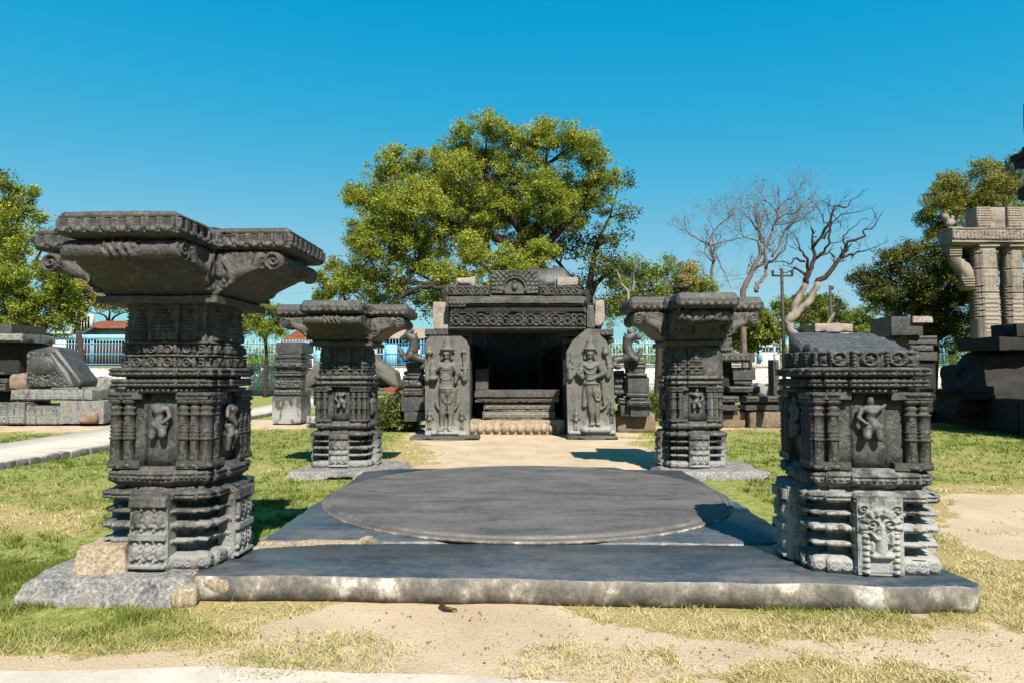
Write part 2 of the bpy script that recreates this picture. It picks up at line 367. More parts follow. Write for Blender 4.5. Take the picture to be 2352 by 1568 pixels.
def slabmat(name, a, b_, dust, amt, sc, rgh=.38, pits=.45):
    m, t, b = newmat(name); co = t.nodes.new('ShaderNodeTexCoord').outputs['Object']
    mp = N(t, 'ShaderNodeMapping'); mp.inputs['Scale'].default_value = (.6, 1.5, 1); t.links.new(co, mp.inputs[0])
    n1 = noise(t, mp.outputs[0], sc, 6, .6, .3); n2 = noise(t, co, 14, 5, .7); n3 = noise(t, co, 120, 3, .6)
    c = ramp(t, n1, [(.35, a), (.65, b_)])
    q = ramp(t, mathn(t, 'ADD', mathn(t, 'MULTIPLY', n1, .6), mathn(t, 'MULTIPLY', n2, .4)), [(.48 - amt * .12, (0, 0, 0)), (.62, (1, 1, 1))])
    c = mixc(t, mathn(t, 'MULTIPLY', q, amt), c, dust)
    s = ramp(t, n3, [(.66, (0, 0, 0)), (.72, (1, 1, 1))]); c = mixc(t, mathn(t, 'MULTIPLY', s, .35), c, (.3, .28, .25))
    pm_ = N(t, 'ShaderNodeMapping'); pm_.inputs['Scale'].default_value = (1, 2.2, 1); t.links.new(co, pm_.inputs[0])
    pt = noise(t, pm_.outputs[0], 6.5, 6, .72, .6); pmk = ramp(t, pt, [(.56, (0, 0, 0)), (.59, (1, 1, 1)), (.64, (.25,) * 3)]); c = mixc(t, mathn(t, 'MULTIPLY', pmk, pits * .7), c, (.17, .125, .095))
    vc = t.nodes.new('ShaderNodeTexVoronoi'); vc.feature = 'DISTANCE_TO_EDGE'; vc.inputs['Scale'].default_value = .8; dn = N(t, 'ShaderNodeVectorMath', operation='ADD'); nq = t.nodes.new('ShaderNodeTexNoise'); nq.inputs['Scale'].default_value = 3; nq.inputs['Detail'].default_value = 6
    t.links.new(co, nq.inputs['Vector']); t.links.new(co, dn.inputs[0]); t.links.new(nq.outputs['Color'], dn.inputs[1]); t.links.new(dn.outputs[0], vc.inputs['Vector'])
    ck = ramp(t, vc.outputs['Distance'], [(.0, (1, 1, 1)), (.006, (0, 0, 0))]); gate = ramp(t, n1, [(.5, (0, 0, 0)), (.56, (1, 1, 1))]); ck = mathn(t, 'MULTIPLY', ck, gate); c = mixc(t, mathn(t, 'MULTIPLY', ck, .7), c, (.03, .025, .02))
    sx = t.nodes.new('ShaderNodeSeparateXYZ'); ge = t.nodes.new('ShaderNodeNewGeometry'); t.links.new(ge.outputs['Normal'], sx.inputs[0])
    side = ramp(t, sx.outputs[2], [(.35, (1, 1, 1)), (.75, (0, 0, 0))])
    mp2 = N(t, 'ShaderNodeMapping'); mp2.inputs['Scale'].default_value = (1.1, 1.1, .9); t.links.new(co, mp2.inputs[0])
    st = noise(t, mp2.outputs[0], 4, 5, .65)
    sc_ = ramp(t, st, [(.35, (.1, .088, .076)), (.48, (.17, .148, .122)), (.56, (.3, .255, .2)), (.63, (.58, .54, .48))])
    sc_ = mixc(t, .7, sc_, ramp(t, n2, [(.3, (.6,) * 3), (.7, (1.3,) * 3)]), 'MULTIPLY')
    sc_ = mixc(t, .75, sc_, ramp(t, noise(t, co, 30, 5, .75), [(.3, (.45,) * 3), (.7, (1.5,) * 3)]), 'MULTIPLY')
    c = mixc(t, side, c, sc_)
    t.links.new(c, b.inputs['Base Color'])
    rr = mathn(t, 'ADD', mathn(t, 'MULTIPLY', q, .25), rgh); t.links.new(mathn(t, 'ADD', rr, mathn(t, 'MULTIPLY', side, .3)), b.inputs['Roughness'])
    b.inputs['Specular IOR Level'].default_value = .5
    bp = t.nodes.new('ShaderNodeBump'); bp.inputs['Strength'].default_value = .35; bp.inputs['Distance'].default_value = .012
    t.links.new(mathn(t, 'SUBTRACT', mathn(t, 'ADD', n2, mathn(t, 'MULTIPLY', n3, .2)), mathn(t, 'ADD', mathn(t, 'MULTIPLY', pmk, .5), ck)), bp.inputs['Height']); t.links.new(bp.outputs[0], b.inputs['Normal'])
    return m
SLAB = slabmat('sky_tinted_slab', (.03, .045, .062), (.055, .066, .078), (.15, .14, .13), .45, 2.2, .34)  # blue reflection of the sky is put into the base colour of the top
DISC = slabmat('dusty_disc_stone', (.066, .062, .062), (.1, .093, .09), (.165, .142, .12), .6, 2.6, .6, pits=1.0)
def simple(name, col, rgh=.7, bumpk=.0, sc=8, var=.25, spec=.3):
    m, t, b = newmat(name); co = t.nodes.new('ShaderNodeTexCoord').outputs['Object']
    n = noise(t, co, sc, 5, .65); g = ramp(t, n, [(.3, (1 - var,) * 3), (.7, (1 + var * .4,) * 3)])
    t.links.new(mixc(t, 1.0, col, g, 'MULTIPLY'), b.inputs['Base Color']); b.inputs['Roughness'].default_value = rgh; b.inputs['Specular IOR Level'].default_value = spec
    if bumpk:
        bp = t.nodes.new('ShaderNodeBump'); bp.inputs['Strength'].default_value = bumpk; bp.inputs['Distance'].default_value = .03
        t.links.new(n, bp.inputs['Height']); t.links.new(bp.outputs[0], b.inputs['Normal'])
    return m
WHITE = simple('whitewash', (.74, .7, .62), .9, .1, 3, .2)
BLUE = simple('blue_paint', (.05, .3, .55), .5, 0, 2, .2)
LBLUE = simple('pale_blue_paint', (.25, .58, .8), .6, 0, 1.5, .3)
PALEF = simple('faded_pale_blue_paint', (.5, .62, .68), .6, 0, 1.5, .25)
IRON = simple('rusty_iron', (.06, .045, .04), .7, 0, 6, .4)
WIRE = simple('cable_grey', (.3, .3, .3), .6)
DARKIN = simple('dark_room_shade', (.03, .02, .018), .9)  # near-black paint for the shade inside porch and hut
POD = simple('brown_seed_pod', (.06, .025, .012), .4)
RUST = simple('rust_red_board', (.32, .09, .04), .8, .1, 5, .4)
def tiles():
    m, t, b = newmat('clay_tiles'); co = t.nodes.new('ShaderNodeTexCoord').outputs['Object']
    bt = t.nodes.new('ShaderNodeTexBrick'); bt.inputs['Scale'].default_value = 2.2; bt.inputs['Mortar Size'].default_value = .05
    bt.inputs['Color1'].default_value = (.6, .17, .06, 1); bt.inputs['Color2'].default_value = (.42, .11, .045, 1); bt.inputs['Mortar'].default_value = (.05, .02, .015, 1)
    t.links.new(co, bt.inputs['Vector']); n = noise(t, co, 1.5, 5, .7)
    t.links.new(mixc(t, 1.0, bt.outputs[0], ramp(t, n, [(.3, (.6,) * 3), (.7, (1.25,) * 3)]), 'MULTIPLY'), b.inputs['Base Color']); b.inputs['Roughness'].default_value = .9
    bp = t.nodes.new('ShaderNodeBump'); bp.inputs['Strength'].default_value = .8; bp.inputs['Distance'].default_value = .05
    t.links.new(bt.outputs['Fac'], bp.inputs['Height']); bp.invert = True; t.links.new(bp.outputs[0], b.inputs['Normal'])
    return m
TILE = tiles()
def masonry():
    m, t, b = newmat('pointed_masonry'); co = t.nodes.new('ShaderNodeTexCoord').outputs['Object']
    sx = t.nodes.new('ShaderNodeSeparateXYZ'); t.links.new(co, sx.inputs[0]); cb = t.nodes.new('ShaderNodeCombineXYZ')
    t.links.new(sx.outputs[0], cb.inputs[0]); t.links.new(sx.outputs[2], cb.inputs[1])
    ds = N(t, 'ShaderNodeVectorMath', operation='ADD'); nz = t.nodes.new('ShaderNodeTexNoise'); nz.inputs['Scale'].default_value = 2.5; t.links.new(cb.outputs[0], nz.inputs['Vector'])
    sc = N(t, 'ShaderNodeVectorMath', operation='SCALE'); sc.inputs['Scale'].default_value = .14; t.links.new(nz.outputs['Color'], sc.inputs[0])
    t.links.new(cb.outputs[0], ds.inputs[0]); t.links.new(sc.outputs[0], ds.inputs[1])
    bt = t.nodes.new('ShaderNodeTexBrick'); bt.inputs['Scale'].default_value = 1.0; bt.inputs['Mortar Size'].default_value = .055; bt.inputs['Mortar Smooth'].default_value = .3
    bt.inputs['Brick Width'].default_value = .42; bt.inputs['Row Height'].default_value = .26
    bt.inputs['Color1'].default_value = (.42, .38, .33, 1); bt.inputs['Color2'].default_value = (.55, .51, .45, 1); bt.inputs['Mortar'].default_value = (.78, .74, .66, 1)
    t.links.new(ds.outputs[0], bt.inputs['Vector']); t.links.new(bt.outputs[0], b.inputs['Base Color']); b.inputs['Roughness'].default_value = .9
    return m
MASON = masonry()
def leafmat(name, cols, trans=.35):
    m, t, b = newmat(name); a = t.nodes.new('ShaderNodeAttribute'); a.attribute_name = 'tint'
    c = ramp(t, a.outputs['Fac'], [(k / (len(cols) - 1), c) for k, c in enumerate(cols)])
    t.links.new(c, b.inputs['Base Color']); b.inputs['Roughness'].default_value = .55; b.inputs['Specular IOR Level'].default_value = .25
    tr = t.nodes.new('ShaderNodeBsdfTranslucent'); t.links.new(mixc(t, 1.0, c, (1.25, 1.15, .5), 'MULTIPLY'), tr.inputs[0])
    mx = t.nodes.new('ShaderNodeMixShader'); mx.inputs[0].default_value = trans; t.links.new(b.outputs[0], mx.inputs[1]); t.links.new(tr.outputs[0], mx.inputs[2])
    t.links.new(mx.outputs[0], t.nodes['Material Output'].inputs[0]); return m
NEEM = leafmat('neem_leaves', [(.07, .11, .012), (.2, .26, .022), (.38, .43, .045), (.54, .54, .1)], .4)
YELL = leafmat('yellowing_leaves', [(.13, .15, .02), (.28, .28, .035), (.46, .38, .08), (.6, .42, .2)])
DARKL = leafmat('dark_leaves', [(.03, .045, .01), (.07, .09, .015), (.14, .16, .025), (.24, .23, .04)], .25)
GREENL = leafmat('green_leaves', [(.07, .11, .015), (.15, .21, .025), (.25, .31, .04), (.36, .4, .08)], .4)
RUSTL = leafmat('rusty_pods', [(.25, .13, .08), (.32, .17, .1), (.34, .22, .13), (.4, .25, .15)])
OLEA = leafmat('oleander_leaves', [(.06, .09, .02), (.14, .18, .04), (.26, .3, .09), (.42, .42, .17)], .2)
GRASS = leafmat('grass_blades', [(.12, .17, .02), (.29, .32, .06), (.52, .47, .18), (.78, .64, .38)], .3)
BARK = simple('grey_brown_bark', (.12, .085, .06), .9, .6, 6, .5)
BARKD = simple('dark_bark', (.05, .03, .022), .9, .6, 6, .5)
BARKL = stone('bleached_dead_wood', (.28, .23, .19), (.05, .035, .03), (.5, .43, .36), .5, 1.1, .5, .8, brown=(.3, .14, .07))
BARKP = simple('pale_pinkish_bark', (.2, .14, .12), .9, .4, 4, .4)
# ------------------------------------------------------------------ ground
def sdist(P, poly):
    """distance to a polygon, negative inside"""
    poly = np.asarray(poly, float); n = len(poly); d = np.full(len(P), 1e9); ins = np.zeros(len(P), bool)
    for k in range(n):
        a = poly[k]; b = poly[(k + 1) % n]; ab = b - a; ap = P - a
        t = np.clip((ap @ ab) / (ab @ ab), 0, 1); d = np.minimum(d, np.linalg.norm(ap - t[:, None] * ab, axis=1))
        c = ((a[1] > P[:, 1]) != (b[1] > P[:, 1])); xx = (b[0] - a[0]) * (P[:, 1] - a[1]) / ((b[1] - a[1]) or 1e-9) + a[0]
        ins ^= c & (P[:, 0] < xx)
    return np.where(ins, -d, d)
SANDP = [[G(*q) for q in poly] for poly in (
    [(560, 1600), (640, 1440), (800, 1385), (1250, 1385), (1330, 1440), (1560, 1480), (1560, 1600), (1400, 1750), (300, 1750)],
    [(960, 1010), (1010, 1050), (880, 1085), (1500, 1090), (1510, 1045), (1470, 1015), (1460, 975), (1400, 960), (980, 950)],
    [(560, 966), (740, 962), (740, 982), (560, 984)],
    [(2150, 1155), (2220, 1132), (2420, 1118), (2900, 1118), (2900, 1420), (2440, 1330), (2260, 1265), (2160, 1225)],
    [(2110, 960), (2160, 968), (2420, 1005), (2700, 1030), (2700, 980), (2110, 940)],
    [(0, 972), (240, 972), (270, 985), (240, 990), (0, 990)],
    [(1400, 976), (1800, 976), (1800, 984), (1400, 984)],
    [(-300, 1508), (200, 1500), (600, 1512), (900, 1540), (900, 1900), (-300, 1900)],
)]
DRYP = [[G(*q) for q in poly] for poly in (
    [(1200, 1380), (2300, 1390), (2500, 1450), (2600, 1700), (1300, 1700)],
    [(500, 1380), (1000, 1380), (900, 1520), (400, 1540)],
    [(2150, 1120), (2500, 1110), (2500, 1400), (2250, 1400), (2150, 1260)],
    [(0, 1165), (190, 1180), (190, 1220), (0, 1215)],
    [(940, 1010), (1050, 1050), (900, 1090), (860, 1080)])]
def masks(P):
    P3 = np.column_stack([P, np.zeros(len(P))])
    s = np.full(len(P), 1e9)
    for q in SANDP: s = np.minimum(s, sdist(P, q))
    nz = fbm(P3 * 1.7, 3, 4)
    y = P[:, 1]; sc = np.clip(y / 10, .35, 1.3)
    sand = sst(.22, -.18, (s / sc + nz * .55 + .3 * fbm(P3 * 7, 8, 2)))
    pn = fbm(P3 * 2.1 + 40, 43, 4); rg = sdist(P, DRYP[0])
    sand = np.maximum(sand, .95 * sst(.02, .3, pn + .0) * sst(.3, -.3, rg))
    d = np.full(len(P), 1e9)
    for q in DRYP: d = np.minimum(d, sdist(P, q))
    dry = np.maximum(sst(.4, -.3, d + fbm(P3 * 1.3 + 5, 9, 3) * .5), sst(.9, .0, s + nz * .5) * .75)
    dry = np.clip(dry + .45 * sst(.0, .45, fbm(P3 * .55 + 9, 21, 3)), 0, 1)
    return sand, dry
def spread(lo, hi, far, step, gr=1.22):
    a = list(np.arange(lo, hi, step)); s_ = step; x = hi
    while x < far: a.append(x); s_ *= gr; x += s_
    a.append(far); s_ = step; x = lo - step; b = []
    while x > -far: b.append(x); s_ *= gr; x -= s_
    b.append(-far); return np.array(b[::-1] + a)
gx = spread(-12, 12, 900, .12); gy = spread(1.5, 18, 900, .1)
X, Y = np.meshgrid(gx, gy, indexing='ij'); P2 = np.column_stack([X.ravel(), Y.ravel()])
sand, dry = masks(P2)
hz = fbm(np.column_stack([P2 * 2.2, np.zeros(len(P2))]), 31, 3) * .008 - .004
hz = np.where((np.abs(P2[:, 0]) < 13) & (P2[:, 1] < 20) & (P2[:, 1] > 1), hz, -.004)
gmb = MB(); gmb.add(np.column_stack([P2, hz]), [grid_faces(len(gx) - 1, len(gy) - 1)])
def groundmat():
    m, t, b = newmat('ground'); co = t.nodes.new('ShaderNodeNewGeometry').outputs['Position']
    a1 = N(t, 'ShaderNodeAttribute', attribute_name='sand').outputs['Fac']; a2 = N(t, 'ShaderNodeAttribute', attribute_name='dry').outputs['Fac']
    n1 = noise(t, co, 9, 6, .7); n2 = noise(t, co, 45, 4, .7); n3 = noise(t, co, 1.3, 4, .6); n4 = noise(t, co, 160, 3, .7)
    g = ramp(t, mathn(t, 'ADD', mathn(t, 'MULTIPLY', n1, .5), mathn(t, 'MULTIPLY', n2, .5)), [(.38, (.1, .13, .02)), (.48, (.22, .25, .055)), (.6, (.42, .4, .15))])
    g2 = ramp(t, n2, [(.32, (.2, .15, .05)), (.5, (.42, .33, .14)), (.68, (.56, .44, .22))])
    k = ramp(t, mathn(t, 'ADD', a2, mathn(t, 'SUBTRACT', mathn(t, 'MULTIPLY', n1, .7), .35)), [(.25, (0, 0, 0)), (.8, (1, 1, 1))])
    g = mixc(t, k, g, g2)
    sd = ramp(t, n3, [(.35, (.54, .41, .27)), (.65, (.67, .53, .37))])
    sd = mixc(t, .8, sd, ramp(t, n4, [(.3, (.62,) * 3), (.6, (1.08,) * 3)]), 'MULTIPLY')
    peb = ramp(t, noise(t, co, 38, 2, .5), [(.68, (0, 0, 0)), (.73, (1, 1, 1))]); sd = mixc(t, mathn(t, 'MULTIPLY', peb, .5), sd, (.2, .15, .11))
    s = ramp(t, mathn(t, 'ADD', a1, mathn(t, 'SUBTRACT', mathn(t, 'MULTIPLY', n1, .9), .45)), [(.42, (0, 0, 0)), (.6, (1, 1, 1))])
    t.links.new(mixc(t, s, g, sd), b.inputs['Base Color']); b.inputs['Roughness'].default_value = .95; b.inputs['Specular IOR Level'].default_value = .1
    bp = t.nodes.new('ShaderNodeBump'); bp.inputs['Strength'].default_value = .6; bp.inputs['Distance'].default_value = .03
    t.links.new(mathn(t, 'ADD', n2, mathn(t, 'MULTIPLY', n4, .3)), bp.inputs['Height']); t.links.new(bp.outputs[0], b.inputs['Normal'])
    return m
gro = struct(gmb.build('ground', groundmat()))
for nm, arr in (('sand', sand), ('dry', dry)):
    at = gro.data.attributes.new(nm, 'FLOAT', 'POINT'); at.data.foreach_set('value', arr.astype(np.float32))
def concmat():
    m, t, b = newmat('concrete_path'); co = t.nodes.new('ShaderNodeTexCoord').outputs['Object']
    n1 = noise(t, co, 2.5, 5, .65); n2 = noise(t, co, 60, 4, .7); n3 = noise(t, co, 22, 2, .5)
    c = ramp(t, n1, [(.3, (.5, .44, .36)), (.7, (.68, .61, .51))]); c = mixc(t, .7, c, ramp(t, n2, [(.3, (.75,) * 3), (.7, (1.1,) * 3)]), 'MULTIPLY')
    c = mixc(t, ramp(t, n3, [(.69, (0, 0, 0)), (.73, (.8,) * 3)]), c, (.12, .12, .13))
    t.links.new(c, b.inputs['Base Color']); b.inputs['Roughness'].default_value = .9
    bp = t.nodes.new('ShaderNodeBump'); bp.inputs['Strength'].default_value = .3; bp.inputs['Distance'].default_value = .01
    t.links.new(n2, bp.inputs['Height']); t.links.new(bp.outputs[0], b.inputs['Normal']); return m
CONC = concmat()
# left paved path, raised on a rubble kerb
top = [(-500, 1095), (0, 1018), (270, 978), (570, 937), (735, 907), (760, 903)]; bot = [(-500, 1150), (0, 1059), (270, 1016), (570, 955), (725, 928), (775, 912)]
T_ = np.array([G(a, b, .12) for a, b in top]); B_ = np.array([G(a, b, .12) for a, b in bot])
def interp(Q, n): 
    t = np.linspace(0, len(Q) - 1, n); return np.column_stack([np.interp(t, np.arange(len(Q)), Q[:, k]) for k in (0, 1)])
T_ = interp(T_, 60); B_ = interp(B_, 60)
mb = MB(); V = np.concatenate([np.column_stack([B_, np.full(60, .12)]), np.column_stack([T_, np.full(60, .12)]), np.column_stack([T_, np.full(60, -.05)]), np.column_stack([B_, np.full(60, -.05)])])
fs = []
for a, b in ((0, 60), (60, 120), (180, 0)):
    i = np.arange(59); fs.append(np.stack([i + a, i + 1 + a, i + 1 + b, i + b], -1))
mb.add(V, fs); struct(mb.build('garden_path', CONC))
mb = MB()
for k in range(0, 42):
    a = B_[k]; b = B_[min(k + 1, 59)]; L = np.linalg.norm(b - a); m_ = max(1, int(L / .35))
    for j in range(m_):
        c = a + (b - a) * (j + .5) / m_; ang = math.atan2(*(b - a)[::-1])
        mb.rock((c[0] + rng.normal(0, .01), c[1] - .05, .05), (L / m_ * .97, .16, .12 + rng.uniform(-.02, .02)), .05, .02, ang, 9, rng.integers(99), .15)
struct(mb.build('path_kerb', ROUGH))
# pale cement path crossing the very front
mb = MB(); xs = np.linspace(-6, 1.6, 90); edge = 3.55 - .0 * xs + .1 * fbm(np.column_stack([xs * 1.3, xs * 0, xs * 0]), 5, 4) - sst(-1, 1.6, xs) * .3
V = np.concatenate([np.column_stack([xs, edge, np.full(90, .008)]), np.column_stack([xs, np.full(90, 1.0), np.full(90, .008)])])
mb.add(V, [np.stack([np.arange(89) + 90, np.arange(89) + 91, np.arange(89) + 1, np.arange(89)], -1)]); struct(mb.build('front_path', CONC))
# ------------------------------------------------------------------ stone floor
def slab_poly(poly, z0, z1, res=.08, chip=.03, seed=0, top_n=.004, ch=.02):
    """a floor slab with chipped, slightly rounded edges and a gently uneven top"""
    P = [np.array(p, float) for p in poly]; pts = []
    for k in range(len(P)):
        a, b = P[k], P[(k + 1) % len(P)]; n = max(1, int(np.linalg.norm(b - a) / res))
        for j in range(n): pts.append(a + (b - a) * j / n)
    pts = np.array(pts); c = pts.mean(0); K = len(pts)
    d = np.roll(pts, -1, 0) - np.roll(pts, 1, 0); nrm = np.column_stack([d[:, 1], -d[:, 0]]); nrm /= np.linalg.norm(nrm, axis=1)[:, None] + 1e-9
    nz = fbm(np.column_stack([pts * 2.5, np.zeros(K)]), seed, 4); q = pts - nrm * (chip * np.clip(nz + .2, 0, 1))[:, None]
    nz2 = fbm(np.column_stack([pts * 9, np.zeros(K)]), seed + 3, 4) * 1.8
    rings = [np.column_stack([q, np.full(K, z0)]), np.column_stack([q - nrm * (nz2 * .008)[:, None], np.full(K, (z0 + z1) / 2)]),
             np.column_stack([q - nrm * (nz2 * .012)[:, None], z1 - ch * (1 + nz2 * .6)]), np.column_stack([q - nrm * (ch * (1 + nz2))[:, None], np.full(K, z1) + nz * .003])]
    mb = MB()
    mb.loft(rings, cap=True); return mb
Z1 = .165
fl = thing('floor_slab', 'long dark polished stone slab along the front of the platform, sky blue coloured into its top, streaked side', 'stone slab', (0, 0, 0))
slab_poly([(-2.14, 4.62), (.2, 4.53), (2.9, 4.35), (3.0, 4.44), (2.98, 4.75), (2.98, 5.3), (2.3, 5.44), (-1.35, 5.5), (-1.95, 5.35), (-2.2, 4.95)], 0, Z1, .05, .05, 4, ch=.009).build('slab_body', SLAB, fl)
dl = thing('disc_slab', 'wide dark stone slab carrying a raised round dusty disc between the four pillars', 'stone slab', (0, 0, 0))
dmb = slab_poly([(-2.06, 5.53), (-1.75, 5.56), (-1.3, 5.5), (-1.15, 5.66), (-1.1, 5.54), (2.3, 5.48), (2.37, 7.2), (2.4, 9.6), (1.6, 9.72), (1.5, 9.95), (.1, 9.98), (.0, 9.82), (-1.6, 9.8), (-2.06, 9.5)], 0, Z1 + .004, .07, .05, 9)
dmb.build('slab_body', SLAB, dl)
def disc():
    mb = MB(); cx, cy, r = .16, 7.62, 2.18; n = 220; t = np.linspace(0, 2 * math.pi, n, endpoint=False)
    prof = [(1.0, 0), (1.0, .022), (.99, .03), (.98, .03), (.978, .02), (.972, .022), (.968, .045), (.96, .056), (.95, .056), (.947, .046), (.942, .05)]
    rings = []
    for k, h in prof: rings.append(np.column_stack([cx + r * k * np.cos(t), cy + r * k * np.sin(t), np.full(n, Z1 + h)]))
    for k in np.linspace(.92, .02, 30):
        x = cx + r * k * np.cos(t); y = cy + r * k * np.sin(t)
        nz = fbm(np.column_stack([x * 1.6, y * 2.6, x * 0]), 77, 4); h = .05 + .004 * nz - .007 * sst(.22, .3, nz) - .005 * sst(-.3, -.36, nz)
        rings.append(np.column_stack([x, y, Z1 + h]))
    mb.loft(rings, cap=True)
    for k in range(len(mb.v)):   # trimmed where the slab ends
        mb.v[k][:, 1] = np.minimum(mb.v[k][:, 1], 9.72 + .22 * (mb.v[k][:, 0] > .02) * (mb.v[k][:, 0] < 1.5))
    return mb.build('raised_disc', DISC, dl, True)
disc()
sb = thing('side_slab', 'narrow shaded stone slab lying right of the disc slab behind the short pillar', 'stone slab', (0, 0, 0))
slab_poly([(2.42, 5.5), (3.02, 5.5), (2.98, 6.4), (2.44, 6.5)], 0, .14, .07, .03, 15).build('slab_body', SLAB, sb)
fb = MB(); fb.rock((-2.68, 5.06, .07), (1.2, 1.14, .2), .04, .03, 0, 4.5, 6, .06, (.88, .84), chip=.07)
tag(fb.build('foundation_slab', ROUGH), 'rough broken grey foundation slab under the big left pillar', 'foundation stone')
fb = MB(); fb.rock((-2.8, 4.84, .225), (.38, .36, .23), .025, .016, R(4), 7, 8, .06, (.8, .8), chip=.04)
tag(fb.build('packing_stone', CEM), 'beige cement packing block wedged at the left foot of the big pillar', 'packing stone')
fb = MB(); fb.rock((-2.16, 4.6, .05), (.16, .22, .12), .02, .02, .3, 9, 3, .3); fb.rock((-1.98, 4.98, .1), (.3, .7, .1), .03, .03, -.15, 6, 5, .3); fb.rock((-1.93, 5.45, .1), (.4, .16, .11), .03, .02, .1, 8, 6, .3)
tag(fb.build('rubble_filling', CEM), 'sandy rubble filling the gap between foundation slab and front slab', 'rubble')
m = MB(); m.rock((-1.62, 5.53, .12), (.8, .11, .1), .03, .018, R(-3), 7, 5, .1); m.rock((-1.2, 5.6, .125), (.07, .22, .095), .03, .012, R(-12), 9, 6, .1); tag(m.build('mortar_strip', CEM), 'sandy mortar filling the broken joint between the two floor slabs, left of the disc', 'mortar')
# ------------------------------------------------------------------ pillars
def plan(a, b=.14, c=.29, s=.028, sub=.028, z=0.0):
    e = a - .45 * (.45 - 0) * 0
    k = a / .42; b *= k; c *= k
    q = [(a, -b), (a, b), (a - s, b), (a - s, c), (a - 2 * s, c), (a - 2 * s, a - 2 * s), (c, a - 2 * s), (c, a - s), (b, a - s), (b, a)]
    pts = []
    for r_ in range(4):
        M = rot(r_ * math.pi / 2)[:2, :2]
        for p in (q[1:] if True else q): pts.append(M @ np.array(p))
    out = []; n = [max(1, int(np.linalg.norm((np.array(PB[(k2 + 1) % len(PB)]) - PB[k2])) / sub)) for k2 in range(len(PB))] if PB is not None else None
    for k2 in range(len(pts)):
        A, B = pts[k2], pts[(k2 + 1) % len(pts)]; m_ = n[k2] if n else 1
        for j in range(m_): out.append(A + (B - A) * j / m_)
    return np.column_stack([np.array(out), np.full(len(out), z)])
PB = None
PB = plan(.42)[:, :2]
def ploft(mb, prof, s=.028):
    return mb.loft([plan(a, s=s, z=z) for z, a in prof])
def plan_edges(a, s=.028):
    k = a / .42; b, c = .14 * k, .29 * k
    q = [(a, -b), (a, b), (a - s, b), (a - s, c), (a - 2 * s, c), (a - 2 * s, a - 2 * s), (c, a - 2 * s), (c, a - s), (b, a - s), (b, a)]; E = []
    pts = []
    for r_ in range(4):
        M = rot(r_ * math.pi / 2)[:2, :2]
        for p in q[1:]: pts.append(M @ np.array(p))
    for k2 in range(len(pts)):
        A, B = pts[k2], pts[(k2 + 1) % len(pts)]
        if np.linalg.norm(B - A) > .05: E.append((A, B))
    return E
def belt(mb, a, z0, z1, fn, amp, res, s=.028, faces=None):
    for A, B in plan_edges(a, s): face_relief(mb, A, B, z0, z1, fn, amp, res)
def fig_prims(seed=0):
    """a broken dancing torso, local x across, z up, y towards the viewer is negative; about .42 m tall"""
    s = 1 if seed % 2 == 0 else -1
    return [((0, -.03, .335), (0, -.035, .36), .03, .026), ((0, -.03, .3), (0, -.03, .33), .02, .02), ((-.055 * s, -.03, .285), (.05 * s, -.03, .275), .032, .032),
            ((-.028, -.055, .262), (-.028, -.055, .26), .028, .027), ((.028, -.055, .26), (.028, -.055, .258), .028, .027),
            ((0, -.035, .25), (.008 * s, -.035, .2), .05, .034), ((.008 * s, -.035, .19), (-.02 * s, -.03, .13), .038, .058), ((-.05 * s, -.03, .12), (.03 * s, -.03, .11), .045, .045),
            ((-.045 * s, -.03, .11), (-.06 * s, -.045, .02), .042, .03), ((.025 * s, -.03, .1), (.045 * s, -.06, .04), .042, .034),
            ((.07 * s, -.03, .275), (.1 * s, -.045, .2), .024, .02), ((.1 * s, -.045, .2), (.05 * s, -.07, .15), .02, .016), ((-.075 * s, -.03, .28), (-.11 * s, -.035, .31), .022, .015)]
def figure(parent, loc, rz, sc=1.0, seed=0, mat=None, legs=False):
    mb = MB(); pr = fig_prims(seed)
    for k, (a, b, r0, r1) in enumerate(pr):
        if seed in (2, 3) and k in (0, 1, 12): continue
        mb.capsule(a, b, r0, r1, 10)
    if legs: mb.capsule((-.06, -.045, .02), (-.05, -.03, -.1), .03, .02, 10); mb.capsule((.045, -.06, .04), (.02, -.03, -.1), .032, .02, 10)
    mb.box((0, 0, .17), (.07, .03, .3))
    mb.xf(np.eye(3) * sc); mb.xf(rot(rz)); mb.xf(None, loc)
    o = mb.build('figure', mat or BASP, parent, True)
    md = o.modifiers.new('r', 'REMESH'); md.mode = 'VOXEL'; md.voxel_size = .0065 * sc; md.use_smooth_shade = True
    sm = o.modifiers.new('s', 'SMOOTH'); sm.iterations = 3
    return o
def pil_prof():
    return [(.046, 0), (.046, .025), (.036, .03), (.034, .035), (.034, .19), (.041, .195), (.041, .205), (.03, .21), (.037, .222), (.037, .23), (.03, .235), (.037, .247), (.037, .255), (.03, .26), (.038, .275), (.034, .282),
            (.034, .36), (.041, .365), (.041, .375), (.03, .38), (.032, .40), (.042, .415), (.03, .425), (.028, .44), (.05, .455), (.05, .465), (.03, .475), (.045, .495), (.055, .5), (.055, .52)]
def pilaster_mb():
    mb = MB(); rings = []
    for r, z in pil_prof():
        o = r * .55; rings.append(np.array([(r, -o, z), (r, o, z), (o, r, z), (-o, r, z), (-r, o, z), (-r, -o, z), (-o, -r, z), (o, -r, z)]))
    mb.loft(rings)
    face_relief(mb, (-.019, -.034), (.019, -.034), .04, .185, lambda U, V, L, H: .4 + .6 * np.abs(np.sin(V * 60) * np.cos(U * 90 + V * 50)), .006, .005)
    face_relief(mb, (-.019, -.034), (.019, -.034), .287, .355, lambda U, V, L, H: spiral(U, V, L / 2, H / 2, .03), .006, .005)
    return mb
